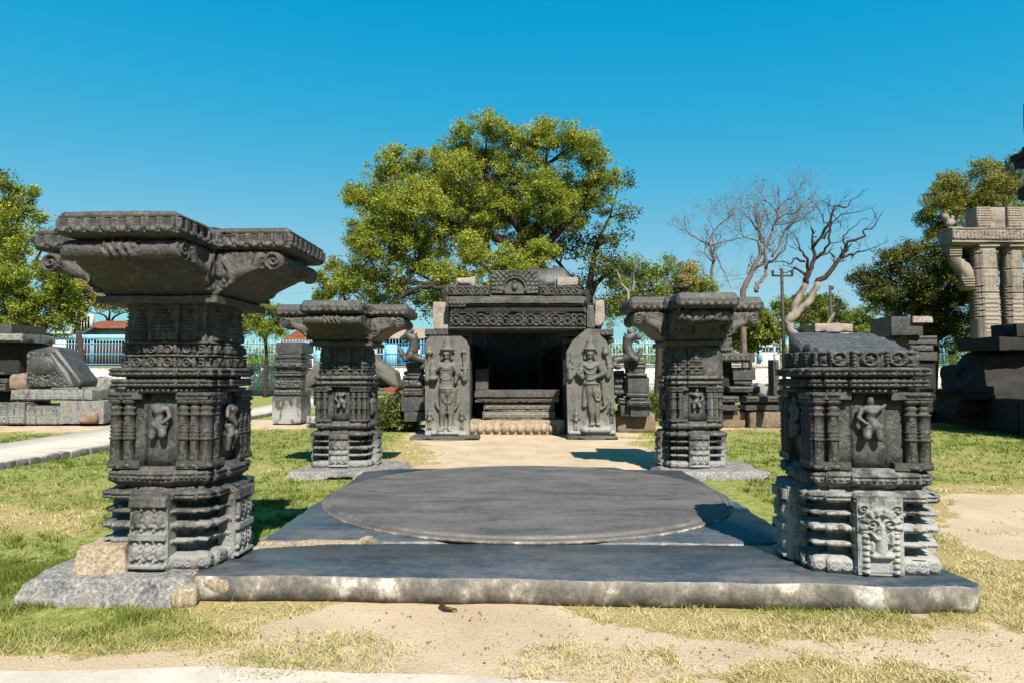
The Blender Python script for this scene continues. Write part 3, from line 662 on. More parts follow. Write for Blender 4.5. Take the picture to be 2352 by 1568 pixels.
def capital(parent, z0, roll=(1, 1, 1, 1), seed=0, fine=.008, broken=False, sc=1.0, zs=1.0):
    cap = MB(); cap.rock((0, 0, .02), (.86, .86, .05), .05, .01, 0, 5, seed, .05); cap.rock((0, 0, .075), (.74, .74, .06), .06, .006, 0, 5, seed)
    w_ = .36; L = .9; BAA = BAS
    path = [(.30, .045), (.40, .05), (.43, .08), (.47, .09), (.52, .13), (.57, .17), (.63, .205), (.70, .235), (.765, .25)]
    for ar in range(4):
        M = rot(ar * math.pi / 2 - math.pi / 2)   # local +x becomes arm direction; arm 0 points to the front (-y)
        rl = roll[ar]; m = MB(); wn = 26
        pts = list(path)
        if rl:
            for a in range(-70, 100, 17): pts.append((.8 + .072 * math.cos(R(a)), .295 + .066 * math.sin(R(a))))
        else: pts = [(r * .93 if r > .5 else r, z) for r, z in path] + [(.76, .27), (.77, .33), (.78, .36)]
        pts.append((.74, .37)); pts.append((.3, .37)); pts = np.array(pts)
        wn = 60; W = np.linspace(-w_, w_, wn); A = []
        for yv in W:
            q = np.column_stack([pts[:, 0], np.full(len(pts), yv), pts[:, 1]])
            if rl:   # carved band round the middle of the roll
                e = (abs(yv) < .11) * (q[:, 0] > .77); q[:, 0] += e * (.018 + .016 * np.sin(yv * 110 + q[:, 2] * 90)); q[:, 2] += e * .01 * np.cos(yv * 110); 
            A.append(q)
        if not rl:   # lions and riders carved across the worn end
            wn = 70; dd = np.concatenate([[0], np.cumsum(np.linalg.norm(np.diff(pts, axis=0), axis=1))]); kk = np.linspace(0, dd[-1], 70); pts = np.column_stack([np.interp(kk, dd, pts[:, 0]), np.interp(kk, dd, pts[:, 1])])
            Wg, Kg = np.meshgrid(np.linspace(0, 2 * w_, wn), kk, indexing='ij'); bz = mkbusy(91, .055)(Wg, Kg, 2 * w_, kk[-1]) * .07 * (pts[None, :, 0] > .46) * (pts[None, :, 1] < .36)
            A = [np.column_stack([pts[:, 0] + bz[i_] * .8, np.full(len(pts), yv), pts[:, 1] - bz[i_] * .4]) for i_, yv in enumerate(np.linspace(-w_, w_, wn))]
        m.add(np.concatenate(A), [grid_faces(wn - 1, len(pts) - 1)])
        m.rough(.005 if rl else .012, 9, seed + ar)
        pts = np.array(list(path) + [tuple(p) for p in pts if p[0] >= .77]) if not rl else pts
        # carved cheeks of the arm
        for sd in (-1, 1):
            nu, nv = int(.56 / fine / 1.1), int(.33 / fine / 1.1)
            r_ = np.linspace(.3, .872, nu + 1); zl = np.interp(r_, pts[:len(path) + (6 if rl else 1), 0], np.maximum.accumulate(pts[:len(path) + (6 if rl else 1), 1]))
            if rl: zl = np.where(r_ > .77, .295 - .066 * np.sqrt(np.clip(1 - ((r_ - .8) / .0725) ** 2, 0, 1)), np.interp(r_, np.array(path)[:, 0], np.array(path)[:, 1]))
            if rl: zu = np.where(r_ > .79, .295 + .066 * np.sqrt(np.clip(1 - ((r_ - .8) / .0725) ** 2, 0, 1)), .369)
            else: zu = np.full(r_.shape, .369); zl = np.where(r_ > .73, .24 + (r_ - .73) * .8, zl)
            t = np.linspace(0, 1, nv + 1); Rg = np.repeat(r_[:, None], nv + 1, 1); Zg = zl[:, None] + (zu - zl)[:, None] * t[None]
            bz = mkbusy(seed * 7 + ar * 2 + sd + 40, .04)(Rg - .3, Zg, .57, .36)
            lion = np.zeros(Rg.shape)
            for (x0, y0, x1, y1, ra) in ((.5, .2, .66, .24, .05), (.66, .24, .7, .32, .04), (.52, .2, .5, .12, .025), (.62, .22, .68, .17, .022), (.5, .22, .44, .3, .02), (.42, .28, .42, .2, .035), (.42, .32, .42, .33, .03)):
                dx, dz = x1 - x0, y1 - y0; tt = np.clip(((Rg - x0) * dx + (Zg - y0) * dz) / (dx * dx + dz * dz + 1e-9), 0, 1); lion = np.maximum(lion, bump(np.hypot(Rg - x0 - tt * dx, Zg - y0 - tt * dz), ra))
            h = np.maximum(bz * .4 * (Rg < .72), lion * 1.2)
            if rl: h = np.where(np.hypot(Rg - .8, Zg - .295) < .075, spiral(Rg, Zg, .8, .295, .066, 1.8) * .6 + .35, h)
            h = h * .035 + .004
            h[:, 0] = h[:, -1] = -.01; h[0] = h[-1] = -.01
            V = np.stack([Rg, sd * (w_ + h), Zg], -1).reshape(-1, 3); gf = grid_faces(nu, nv)
            m.add(V, [gf if sd < 0 else gf[:, ::-1]])
        m.xf(M, (0, 0, z0)); m.build('bracket_arm', BAS, parent)
    # corner figures between the arms
    for ar in range(4):
        m = MB(); m.capsule((.44, 0, .11), (.45, 0, .24), .05, .045); m.capsule((.45, 0, .27), (.455, 0, .3), .038, .04); m.capsule((.45, .05, .22), (.52, .05, .15), .02, .016)
        m.capsule((.45, -.05, .22), (.51, -.06, .28), .02, .016); m.capsule((.46, .04, .11), (.53, .07, .12), .03, .02); m.capsule((.46, -.04, .11), (.53, -.05, .09), .03, .02); m.capsule((.44, .0, .34), (.44, .0, .37), .03, .05)
        m.xf(rot(math.pi / 4 + ar * math.pi / 2)); m.xf(np.diag([1.12, 1.12, 1])); m.xf(None, (0, 0, z0)); m.rough(.008, 22, seed); m.build('corner_figure', BAS, parent, True)
    # slab on top with the hanging lotus pendants
    tb = MB(); w2 = .38; ci = .44
    q = [(L, -w2), (L, w2), (ci, w2), (ci, ci)]
    C_ = []
    for r_ in range(4):
        Mr = rot(r_ * math.pi / 2)[:2, :2]
        for p in [(L, -w2), (L, w2), (ci, w2), (ci, ci), (w2, ci)][0:]: C_.append(Mr @ np.array(p))
    # the last point of each quarter joins the next arm
    def cross(off, z, sub=True):
        out = []
        Cc = np.array(C_); c = Cc * (1 + 0 * off)
        c = np.sign(Cc) * np.maximum(np.abs(Cc) - off, 0)
        for k in range(len(c)):
            A, B = c[k], c[(k + 1) % len(c)]; L0 = np.linalg.norm(C_[(k + 1) % len(C_)] - C_[k]); m_ = max(1, int(L0 / .035))
            for j in range(m_): out.append(A + (B - A) * j / m_)
        return np.column_stack([np.array(out), np.full(len(out), z)])
    tb.loft([cross(.1, .365), cross(.1, .372), cross(.012, .376), cross(.0, .38), cross(.0, .50), cross(.005, .515), cross(.02, .53), cross(.04, .535)])
    tb.erode(.1 if not broken else .2, 3.0, seed + 5, .2, .376); tb.rough(.006, 8, seed)
    core = tb
    for k in range(len(C_)):
        A, B = C_[k], C_[(k + 1) % len(C_)]
        r1 = MB(); face_relief(r1, A, B, .382, .505, pendants, .034, fine)
        r1.erode(.1 if not broken else .2, 3.0, seed + 5, .2, .376) if r1.n else None
        for V, f, a in zip(r1.v, r1.f, r1.a): core.add(V, [f])
    core.xf(None, (0, 0, z0)); core.build('pendant_band', BAS, parent)
    cap.xf(None, (0, 0, z0)); cap.build('capital_base', BAS, parent)
    for c in list(COL.objects)[-13:]:
        if c.parent == parent and c.name.split('.')[0] in ('bracket_arm', 'corner_figure', 'pendant_band', 'capital_base'): c.scale = (sc, sc, zs); c.location = (0, 0, z0 * (1 - zs))
def pillar(label, loc, rz, seed, fine=.008, cap=True, roll=(1, 1, 1, 1), white=False, blank=False, capdz=0.0, er=.05, broken=False, wide=1.0):
    t = thing('carved_pillar', label, 'carved pillar', loc, rz, None)
    pm = BASW if white else BASPL
    mb = MB()
    ploft(mb, [(0, .43), (.045, .432), (.088, .43), (.093, .41), (.1, .40), (.101, .30), (.16, .30), (.161, .385), (.17, .415), (.19, .43), (.2, .42), (.201, .30), (.262, .30), (.263, .40), (.275, .43), (.31, .43), (.316, .41), (.317, .30),
               (.37, .30), (.371, .39), (.38, .425), (.398, .43), (.405, .40), (.406, .30), (.462, .30), (.463, .41), (.472, .433), (.52, .433), (.53, .41), (.535, .37), (.56, .36)])
    mb.erode(er, 7, seed, .12); mb.rough(.005, 16, seed)
    belt(mb, .431, .012, .088, scrollwork, .014, fine); belt(mb, .427, .275, .31, roundels, .014, fine); belt(mb, .432, .475, .52, frieze, .016, fine)
    pl = mb.build('plinth', pm, t)
    for k in range(4):   # carved panel in the middle of each side of the plinth
        m = MB(); w_ = .135; y = .452
        m.rock((0, -y + .06, .262), (w_ * 2, .12, .52), .03, .004, 0, 8, seed + k, .02)
        def panel(U, V, L, H, k=k):
            x = U - L / 2; h = np.zeros(U.shape)
            if white and k == 0:
                d = np.hypot(x, V - H * .62) ; h = np.maximum(h, ((np.abs(d - .1) < .022) & (V > H * .55)) * (.8 + .3 * np.cos(np.arctan2(V - H * .62, x) * 14)))
                for sx in (-1, 1):
                    h = np.maximum(h, spiral(U, V, L / 2 + sx * .05, H * .66, .042, 1.6, sx)); h = np.maximum(h, bump(x - sx * .088, .022) * (V < H * .55) * (.8 + .25 * np.sin(V * 160)))
                    h = np.maximum(h, spiral(U, V, L / 2 + sx * .1, H * .86, .03, 1.4, sx) * .8); h = np.maximum(h, spiral(U, V, L / 2 + sx * .105, H * .72, .026, 1.4, -sx) * .8)
                for (a, b, c_, e, r_) in ((0, .13, 0, .22, .036), (0, .24, 0, .27, .03), (-.05, .12, .05, .12, .024), (-.055, .2, -.06, .15, .014), (.055, .2, .06, .26, .014), (-.03, .23, -.065, .27, .012), (0, .29, 0, .31, .02), (-.02, .24, .01, .17, .014)):
                    dx, dz = c_ - a, e - b; tt = np.clip(((x - a) * dx + (V - b) * dz) / (dx * dx + dz * dz + 1e-9), 0, 1); h = np.maximum(h, 1.3 * bump(np.hypot(x - a - tt * dx, V - b - tt * dz), r_))
                return h
            z1, z2 = H * .5, H * .97
            for lo, hi in ((.06, .4), (.5, .84)):
                for cx in (-.085, 0, .085):
                    cz = H * (lo + hi) / 2; hh = H * (hi - lo) / 2
                    h = np.maximum(h, bump(np.hypot((x - cx) * 1.15, (V - cz) * .6), .036) * 1.1); h = np.maximum(h, bump(np.hypot(x - cx, V - cz - hh * .62), .017))
                    h = np.maximum(h, bump(np.hypot(x - cx - .02, V - cz + hh * .5), .016) * .9); h = np.maximum(h, bump(np.hypot(x - cx + .02, V - cz + hh * .62), .016) * .9)
                for cx in (-.045, .045): h = np.maximum(h, bump(x - cx, .012) * (V > H * lo) * (V < H * hi) * (.9 + .2 * np.sin(V * 180)))
            for zz, ww in ((.03, .03), (.44, .045), (.9, .05), (.98, .03)): h = np.maximum(h, (np.abs(V - H * zz) < H * ww) * 1.1)
            return h
        face_relief(m, (-w_ + .004, -y), (w_ - .004, -y), .015, .505, panel, .028, fine * .8)
        m.xf(rot(k * math.pi / 2)); m.build('carved_panel', pm, t)
    mb = MB(); ploft(mb, [(.555, .36), (.56, .37), (.575, .385), (.59, .405), (.6, .41), (.66, .405), (.665, .39), (.672, .375), (.69, .37)])
    mb.erode(er * 1.8, 5, seed + 3, .1); mb.rough(.007, 10, seed); belt(mb, .406, .605, .655, frieze, .016, fine); mb.build('ledge', pm, t)
    sh = MB(); ploft(sh, [(.68, .315), (.8, .315), (.95, .315), (1.1, .315), (1.21, .315)], s=.004); sh.rough(.005, 9, seed)
    for k in range(4):   # bases and heads that tie each pair of pilasters together
        for sx in (-1, 1):
            m = MB(); m.rock((sx * .235, -.325, .705), (.21, .085, .05), .03, .003, 0, 8, seed); m.rock((sx * .235, -.32, 1.185), (.23, .1, .05), .03, .005, 0, 8, seed)
            m.xf(rot(k * math.pi / 2))
            for V, f in zip(m.v, m.f): sh.add(V, [])
            sh.v = sh.v[:-len(m.v)] if False else sh.v
            base = sh.n - sum(len(v) for v in m.v)
            for f in m.f: sh.f.append(f + base)
    sho = sh.build('shaft', BASP, t)
    for k in range(4):
        for xo in (-.325, -.225, .165, .245, .325):
            if white and k == 0 and xo == .165: continue
            src = PILM
            o = bpy.data.objects.new('pilaster', src); COL.objects.link(o); o.parent = sho
            p = rot(k * math.pi / 2) @ np.array([xo, -.325 if abs(xo) < .3 else -.318, .685]); o.location = p; o.rotation_euler = (0, 0, k * math.pi / 2)
    for k in range(4):
        a = k * math.pi / 2; p = rot(a) @ np.array([0.0, -.325, (.88, .86, .88, .86)[k]]); figure(t, p, a, (.78, .82, .78, .82)[k], seed + k + 1, BASF, legs=(k == 1))
    mb = MB(); ploft(mb, [(1.2, .34), (1.205, .37), (1.212, .39), (1.232, .39), (1.233, .345), (1.243, .345), (1.244, .40), (1.25, .405), (1.292, .41), (1.3, .40), (1.301, .345), (1.316, .345), (1.317, .40), (1.325, .415), (1.372, .42), (1.38, .40), (1.385, .34)])
    mb.erode(er * .6, 4, seed + 8, .15); mb.rough(.005, 12, seed); belt(mb, .407, 1.247, 1.293, frieze, .02, fine); belt(mb, .418, 1.324, 1.374, frieze, .022, fine)
    mb.build('cornice', pm, t)
    nk = MB()
    if cap:
        ploft(nk, [(1.37, .345), (1.455, .345), (1.457, .375), (1.47, .38), (1.475, .35), (1.545, .345), (1.547, .365), (1.56, .37), (1.565, .335), (1.65, .34), (1.66, .335), (1.75, .335), (1.80, .34), (1.85, .36)])
        nk.rough(.006, 10, seed); belt(nk, .349, 1.38, 1.455, roundels, .036, fine); belt(nk, .349, 1.477, 1.545, roundels, .034, fine)
        belt(nk, .338, 1.568, 1.79, shrine, .04, fine)
    else:
        top = []
        ploft(nk, [(1.37, .34), (1.4, .34), (1.44, .345), (1.47, .345)]); nk.f.pop()   # open top, closed by the break below
        belt(nk, .345, 1.38, 1.50, lambda U, V, L, H: np.maximum(roundels(U, V, L, H), (V > H * .8) * .6), .035, fine); nk.rough(.004, 12, seed)
        base = plan(.347, z=0)[:, :2]; rings = []
        for k in (1.0, 1.0, .97, .9, .75, .6, .45, .3, .15, .02):
            q = base * k; nz = fbm(np.column_stack([q * 3, q[:, 0] * 0]), 13, 4); n2 = fbm(np.column_stack([q * 14, q[:, 0] * 0]), 14, 3)
            z = 1.48 + .17 * np.clip((q[:, 1] + .34) / .5, 0, 1) + nz * .025 + n2 * .02 - .05 * sst(.2, .3, q[:, 0] + nz * .05)
            if len(rings) == 0: z = np.full(len(q), 1.46)
            rings.append(np.column_stack([q, z]))
        m = MB(); m.loft(rings, cap=True); m.rough(.004, 14, 3); m.build('broken_top', BASB, t)
    if blank:
        nk.rock((.2, -.2, 1.56), (.36, .36, .6), .05, .02, 0, 4, 9, .35)
    nk.build('neck', pm, t)
    if blank:
        m = MB(); m.rock((.24, -.22, 1.0), (.26, .27, .62), .04, .02, 0, 4, 19, .3); m.build('uncarved_side', BAST, t)
    if cap: capital(t, 1.83, roll, seed, fine, broken, 1.0, zs=1 + capdz / .53)
    t.scale = (wide, wide, 1)
    return t
BASF = stone('figure_basalt', (.085, .08, .072), (.035, .033, .03), (.2, .19, .165), .5, 5, .5, .58, spec=.4)
BASX = stone('part_whitened_basalt', (.065, .062, .057), (.02, .02, .021), (.3, .29, .27), .85, 3, .8, .8, zw=.35, ztop=.9)
BASQ = stone('pilaster_basalt', (.055, .05, .044), (.02, .018, .017), (.24, .22, .19), .6, 6, .8, .6)
_p = pilaster_mb().build('pilaster', BASQ); PILM = _p.data; bpy.data.objects.remove(_p)
pillar('tallest looking big dark carved pillar at the left front with spreading cross-shaped capital', (-2.46, 5.16, .17), R(-2), 1, .0075)
pillar('far left pillar behind the disc with complete cross capital, on its own base slab', (-2.58, 10.75, .11), R(-1), 2, .014, capdz=.09, wide=1.1)
pillar('far right pillar behind the disc with smooth unfinished right side, on its own base slab', (2.78, 10.7, .11), R(1), 3, .014, roll=(0, 1, 1, 1), blank=True, capdz=.2, broken=True, wide=1.1)
pillar('short broken pillar at the right front with no capital, whitened plinth and arched deity panel', (2.50, 5.08, .17), R(-6), 4, .0075, cap=False, white=True, er=.09, wide=1.09)
mb = MB(); mb.rock((-2.45, 10.55, .045), (1.68, 1.4, .14), .07, .03, 0, 2.5, 21, .12, (.9, .9), chip=.08); tag(mb.build('base_slab', ROUGH), 'rough grey base slab under the far left pillar', 'base slab')
mb = MB(); mb.rock((2.98, 10.5, .045), (1.66, 1.3, .13), .07, .03, 0, 2.5, 25, .12, (.9, .9), chip=.1); tag(mb.build('base_slab', ROUGH), 'rough grey base slab with broken corner under the far right pillar', 'base slab')
# ------------------------------------------------------------------ stones placed by the rectangle they fill at a known distance
def rr(name, label, cat, px0, py0, px1, py1, Y, dep, mat, parent=None, res=.06, amp=.01, fn=None, ramp_=.03, rres=.02, rnd=.03, chip=.02, seed=0, group=None, rz=0, fr=4, tz=None, tilt=0.0, floor=False, pad=.04):
    a = AT(px0, py0, Y); b = AT(px1, py1, Y); x0, x1, z1, z0 = a.x, b.x, a.z, b.z
    if floor: z0 = -.04
    c = ((x0 + x1) / 2, Y + dep / 2, z0); sx, sz = x1 - x0, z1 - z0
    m = MB(); M = None
    m.rock((0, 0, sz / 2), (sx, dep, sz), res, amp, 0, fr, seed, rnd, chip=chip)
    if fn: face_relief(m, (-sx / 2 + pad, -dep / 2 - .01), (sx / 2 - pad, -dep / 2 - .01), pad, sz - pad, fn, ramp_, rres)
    if tilt:
        t = tilt; m.xf(np.array([[math.cos(t), 0, math.sin(t)], [0, 1, 0], [-math.sin(t), 0, math.cos(t)]]))
    o = m.build(name, mat, parent)
    if parent is None: o.location = c; o.rotation_euler = (0, 0, rz); tag(o, label, cat, group)
    else:
        pl = parent.location; o.location = (c[0] - pl.x, c[1] - pl.y, c[2] - pl.z); o.rotation_euler = (0, 0, rz)
    return o
def cv(ox, oy, s): return lambda x, y: ((ox + x / s) * .9408, (oy + y / s) * .9408)
c4 = cv(950, 630, 3.266); c7 = cv(660, 720, 5.6); c5 = cv(1600, 430, 3.647); cl = cv(0, 720, 3.409); cr = cv(1680, 780, 5.6); cg = cv(2250, 480, 3.732); cd = cv(2150, 740, 4.61)
def R4(f, x0, y0, x1, y1): return f(x0, y0) + f(x1, y1)
# ------------------------------------------------------------------ the rebuilt shrine
tp = AT(1188, 997, 17.4); shr = thing('stone_shrine', 'small rebuilt dark stone shrine with open doorway, moulded steps and vine-carved lintel', 'shrine', (tp.x, 17.4, 0))
def sh(name, x0, y0, x1, y1, Y, dep, mat, **k): return rr(name, None, None, *R4(c4, x0, y0, x1, y1), Y, dep, mat, parent=shr, **k)
BASE_ = BASL; STEPM = stone('pale_step_basalt', (.2, .18, .15), (.1, .09, .075), (.4, .37, .31), .6, 3, .6, .85)
sh('step', 620, 1290, 1400, 1412, 17.3, 3.2, CEM, fn=lambda U, V, L, H: bump(np.hypot((((U / .2) % 1) - .5) * .2, (V - H * .45) * .8), .09) * (V < H * .95), ramp_=.1, seed=1, floor=True)
sh('step', 742, 1222, 1324, 1284, 17.45, 3, STEPM, seed=2, fn=frieze, ramp_=.03)
sh('step', 752, 1156, 1318, 1216, 17.6, 3, STEPM, seed=3, fn=frieze, ramp_=.04, amp=.015)
sh('step', 686, 1105, 1355, 1145, 17.5, 3, STEPM, seed=4, fn=dentil, ramp_=.05)
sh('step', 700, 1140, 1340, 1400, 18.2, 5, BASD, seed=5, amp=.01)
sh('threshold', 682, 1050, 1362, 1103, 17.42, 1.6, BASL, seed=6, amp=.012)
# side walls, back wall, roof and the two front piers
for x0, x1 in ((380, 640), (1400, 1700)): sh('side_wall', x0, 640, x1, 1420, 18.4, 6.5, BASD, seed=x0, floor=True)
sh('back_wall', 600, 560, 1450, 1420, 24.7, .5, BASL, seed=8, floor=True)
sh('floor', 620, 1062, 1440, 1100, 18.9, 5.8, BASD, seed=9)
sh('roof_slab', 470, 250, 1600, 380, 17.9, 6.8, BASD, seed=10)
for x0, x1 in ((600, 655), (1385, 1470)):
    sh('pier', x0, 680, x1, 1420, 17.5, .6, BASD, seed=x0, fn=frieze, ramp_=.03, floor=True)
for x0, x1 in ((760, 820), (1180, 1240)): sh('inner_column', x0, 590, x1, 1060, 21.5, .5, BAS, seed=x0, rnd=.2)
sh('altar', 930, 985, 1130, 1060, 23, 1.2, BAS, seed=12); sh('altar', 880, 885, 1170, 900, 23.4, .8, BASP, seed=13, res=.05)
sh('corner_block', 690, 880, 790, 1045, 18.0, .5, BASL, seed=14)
# pier heads
for x0, x1 in ((285, 655), (1390, 1790)):
    sh('pier_capital', x0, 566, x1, 622, 17.15, 1.3, BAS, fn=pendants, ramp_=.035, seed=x0, rres=.012, pad=.01)
    sh('pier_capital', x0 + 40, 622, x1 - 40, 700, 17.35, .9, BASP, fn=mkbusy(x0, .07), ramp_=.05, seed=x0 + 1, rnd=.15)
    for xx in (x0 + 22, x1 - 22):
        q = AT(*c4(xx, 655), 17.3); m = MB(); m.lathe([(.001, -.45), (.075, -.44), (.075, .44), (.001, .45)], seg=18, M=[[1, 0, 0], [0, 0, 1], [0, 1, 0]])
        face_relief(m, (-.07, -.455), (.07, -.455), -.07, .07, lambda U, V, L, H: spiral(U, V, L / 2, H / 2, .065, 2), .03, .008)
        o = m.build('scroll', BASL, shr); o.location = (q.x - shr.location.x, q.y + .4 - shr.location.y, q.z)
# lintel with vine, mouldings, cornice, carved row
sh('lintel', 480, 440, 1572, 546, 16.9, 1.2, BASL, fn=lambda U, V, L, H: vine(U, V, L, H, H * 1.02), ramp_=.075, rres=.009, seed=20, amp=.006, pad=.01)
sh('lintel_moulding', 486, 388, 1574, 438, 16.82, 1.3, BASL, fn=frieze, ramp_=.045, rres=.012, seed=21, amp=.008)
sh('lintel_moulding', 476, 547, 1570, 575, 16.86, 1.2, BASL, fn=dentil, ramp_=.04, rres=.012, seed=22, pad=.015)
sh('side_block', 350, 352, 476, 566, 17.1, .8, GRAN, seed=23, amp=.02, res=.05, chip=.05); sh('side_block', 1576, 372, 1640, 556, 17.0, .9, BASL, seed=24); sh('side_block', 1642, 334, 1720, 556, 17.15, .8, GRAN, seed=25, amp=.02, res=.05, chip=.05)
sh('cornice', 600, 302, 1586, 360, 16.7, 1.5, BASL, seed=26, amp=.02, chip=.06); sh('cornice', 456, 306, 612, 386, 16.72, 1.4, BASL, fn=pendants, ramp_=.03, rres=.012, seed=27)
sh('cornice', 620, 361, 1560, 384, 16.8, 1.3, BASL, fn=dentil, ramp_=.04, rres=.012, seed=28, pad=.01)
for x0, x1, sd in ((463, 800, 3), (1192, 1532, 4)):
    sh('carved_course', x0, 222, x1, 300, 16.85, .6, BASL, fn=vine, ramp_=.05, rres=.01, seed=sd, pad=.01)
def gable(U, V, L, H):
    x = U - L / 2; h = np.zeros(U.shape)
    d = np.hypot(x, V - H * .22); a = np.arctan2(V - H * .22, x)
    h = np.maximum(h, bump(d - .27, .03) * (V > .05)); 
    for k, rr_ in enumerate((.36, .46, .56)): h = np.maximum(h, (np.abs(d - rr_) < .045) * (.45 + .5 * np.abs(np.cos(a * (10 + 4 * k)))))
    h = np.maximum(h, bump(np.hypot(x * 1.3, V - H * .3), .1) * 1.1); h = np.maximum(h, bump(np.hypot(x, V - H * .5), .04) * 1.1)
    for s_ in (-1, 1):
        h = np.maximum(h, bump(x - s_ * .44, .035) * (V < H * .45)); h = np.maximum(h, spiral(U, V, L / 2 + s_ * .36, H * .6, .09, 1.6, s_) * .9)
        h = np.maximum(h, spiral(U, V, L / 2 + s_ * .2, H * .8, .08, 1.6, -s_) * .9); h = np.maximum(h, bump(np.hypot(x - s_ * .33, (V - .1) * 1.5), .09) * .9)
    return np.maximum(h, mkbusy(5, .04)(U, V, L, H) * .5 * (d > .3))
sh('gable_panel', 812, 98, 1190, 290, 16.8, .35, BASL, fn=gable, ramp_=.07, rres=.01, seed=30, pad=.01)
sh('roof_block', 530, 155, 682, 222, 17.2, .6, GRAN, seed=31, amp=.025, res=.05, chip=.06, rnd=.1); sh('roof_block', 1338, 152, 1506, 218, 17.2, .6, GRAN, seed=32, amp=.025, res=.05, chip=.06, rnd=.1)
sh('roof_block', 1190, 172, 1325, 222, 17.3, .6, BASP, seed=33)
m = MB(); q = AT(*c4(1110, 225), 18.6); m.rock((.1, 0, .2), (3.0, 2.0, .95), .1, .1, 0, 1.6, 34, .3, (.32, .4), chip=.08, shear=(.35, 0)); o = m.build('roof_boulder', BASP, shr, True); o.location = (q.x - shr.location.x, 18.6 - 17.4, q.z - .22)
tag(shr, shr['label'], 'shrine')
# ------------------------------------------------------------------ tall carved guardian slabs
def stele(name, label, cx, base, halfw, H, prims, Y, S, dep=.3, flat=.1, res=.011):
    """prims in photograph-crop pixels: (x0,z0,x1,z1,r0,r1,lift,ripple); S = crop pixels per metre"""
    nz, nx = int(H / res), int(1.08 / res); v = np.linspace(0, 1, nz + 1); l, r_ = halfw(v)
    t = np.linspace(0, 1, nx + 1); Xg = (-l)[None, :] + (l + r_)[None, :] * t[:, None]; Zg = np.repeat(v[None, :] * H, nx + 1, 0)
    h = .02 * fbm(np.column_stack([Xg.ravel() * 3, Zg.ravel() * 3, Xg.ravel() * 0]), 7, 4).reshape(Xg.shape)
    body = np.full(Xg.shape, -1.0); add = np.zeros(Xg.shape)
    for p in prims:
        x0, z0, x1, z1, r0, r1, lift = p[:7]; x0, x1 = (x0 - cx) / S, (x1 - cx) / S; z0, z1 = (base - z0) / S, (base - z1) / S; r0 /= S; r1 /= S
        dx, dz = x1 - x0, z1 - z0; tt = np.clip(((Xg - x0) * dx + (Zg - z0) * dz) / (dx * dx + dz * dz + 1e-9), 0, 1); r = r0 + (r1 - r0) * tt
        d = np.hypot(Xg - x0 - tt * dx, Zg - z0 - tt * dz); rp = max(r0, r1) * S
        if rp <= 16.5 and lift >= .055 and lift not in (.07, .08, .06): add = np.maximum(add, np.where(d < r, np.sqrt(np.clip(1 - (d / r) ** 2, 0, None)) * (.024 if rp < 9 else .036), 0)); continue
        q = np.where(d < r, lift + np.sqrt(np.clip(r * r - d * d, 0, None)) * np.interp(rp, [20, 60], [1.2, .72]), -1)
        if len(p) > 7: q = np.where(q > -.5, q + .007 * np.sin(p[7] * (Zg + .25 * np.abs(Xg))), q)
        body = np.maximum(body, q)
    h = np.maximum(h, body) + add
    mb = MB(); V = np.stack([Xg, -h, Zg], -1).reshape(-1, 3); mb.add(V, [grid_faces(nx, nz)])
    B = V.copy().reshape(nx + 1, nz + 1, 3); K = B.copy(); K[..., 1] = dep
    for s_ in (0, -1):
        E = np.stack([B[s_], K[s_]], 0).reshape(-1, 3); gf = grid_faces(1, nz); mb.add(E, [gf if s_ else gf[:, ::-1]])
    E = np.stack([B[:, -1], K[:, -1]], 0).reshape(-1, 3); mb.add(E, [grid_faces(1, nx)[:, ::-1]]); mb.add(K.reshape(-1, 3), [grid_faces(nx, nz)[:, ::-1]])
    t_ = thing(name, label, 'statue', (AT(*c4(cx, base), Y).x, Y, .08)); mb.build('figure_slab', BAST, t_, False); return t_
def attend(x, y, s=1.0):
    return [(x, y - 105 * s, x, y - 112 * s, 13 * s, 12 * s, .05), (x, y - 128 * s, x, y - 140 * s, 12 * s, 5 * s, .04), (x, y - 85 * s, x, y - 55 * s, 21 * s, 14 * s, .05), (x, y - 50 * s, x, y - 40 * s, 19 * s, 19 * s, .05),
            (x - 8, y - 40 * s, x - 10, y + 35 * s, 11 * s, 7 * s, .03), (x + 8, y - 40 * s, x + 8, y + 35 * s, 11 * s, 7 * s, .03), (x - 20, y - 85 * s, x - 30, y - 45 * s, 8 * s, 6 * s, .03), (x + 20, y - 85 * s, x + 28, y - 50 * s, 8 * s, 6 * s, .03)]
def arc(cx, cy, rx, ry, a0, a1, r, lift, n=12):
    P = [(cx + rx * math.cos(R(a)), cy + ry * math.sin(R(a))) for a in np.linspace(a0, a1, n)]
    return [P[k] + P[k + 1] + (r, r, lift) for k in range(n - 1)]
def face(x, y, w_=1.0):
    return [(x, y - 12, x, y + 14, 31 * w_, 24 * w_, .1), (x, y - 5, x, y + 10, 5, 8, .175), (x - 12, y - 8, x - 10, y - 8, 7, 6, .155), (x + 10, y - 8, x + 12, y - 8, 7, 6, .155), (x - 8, y + 22, x + 8, y + 22, 5, 5, .16),
            (x - 36, y - 14, x - 36, y + 12, 8, 7, .06), (x + 36, y - 14, x + 36, y + 12, 8, 7, .06), (x - 38, y + 24, x - 38, y + 32, 11, 10, .05), (x + 38, y + 24, x + 38, y + 32, 11, 10, .05)]
L_ = [(465, 738, 465, 690, 50, 34, .07, 260), (465, 690, 465, 664, 34, 16, .06, 260), (418, 742, 512, 742, 12, 12, .13)] + face(458, 785) + arc(458, 790, 62, 66, 200, 340, 5, .03)
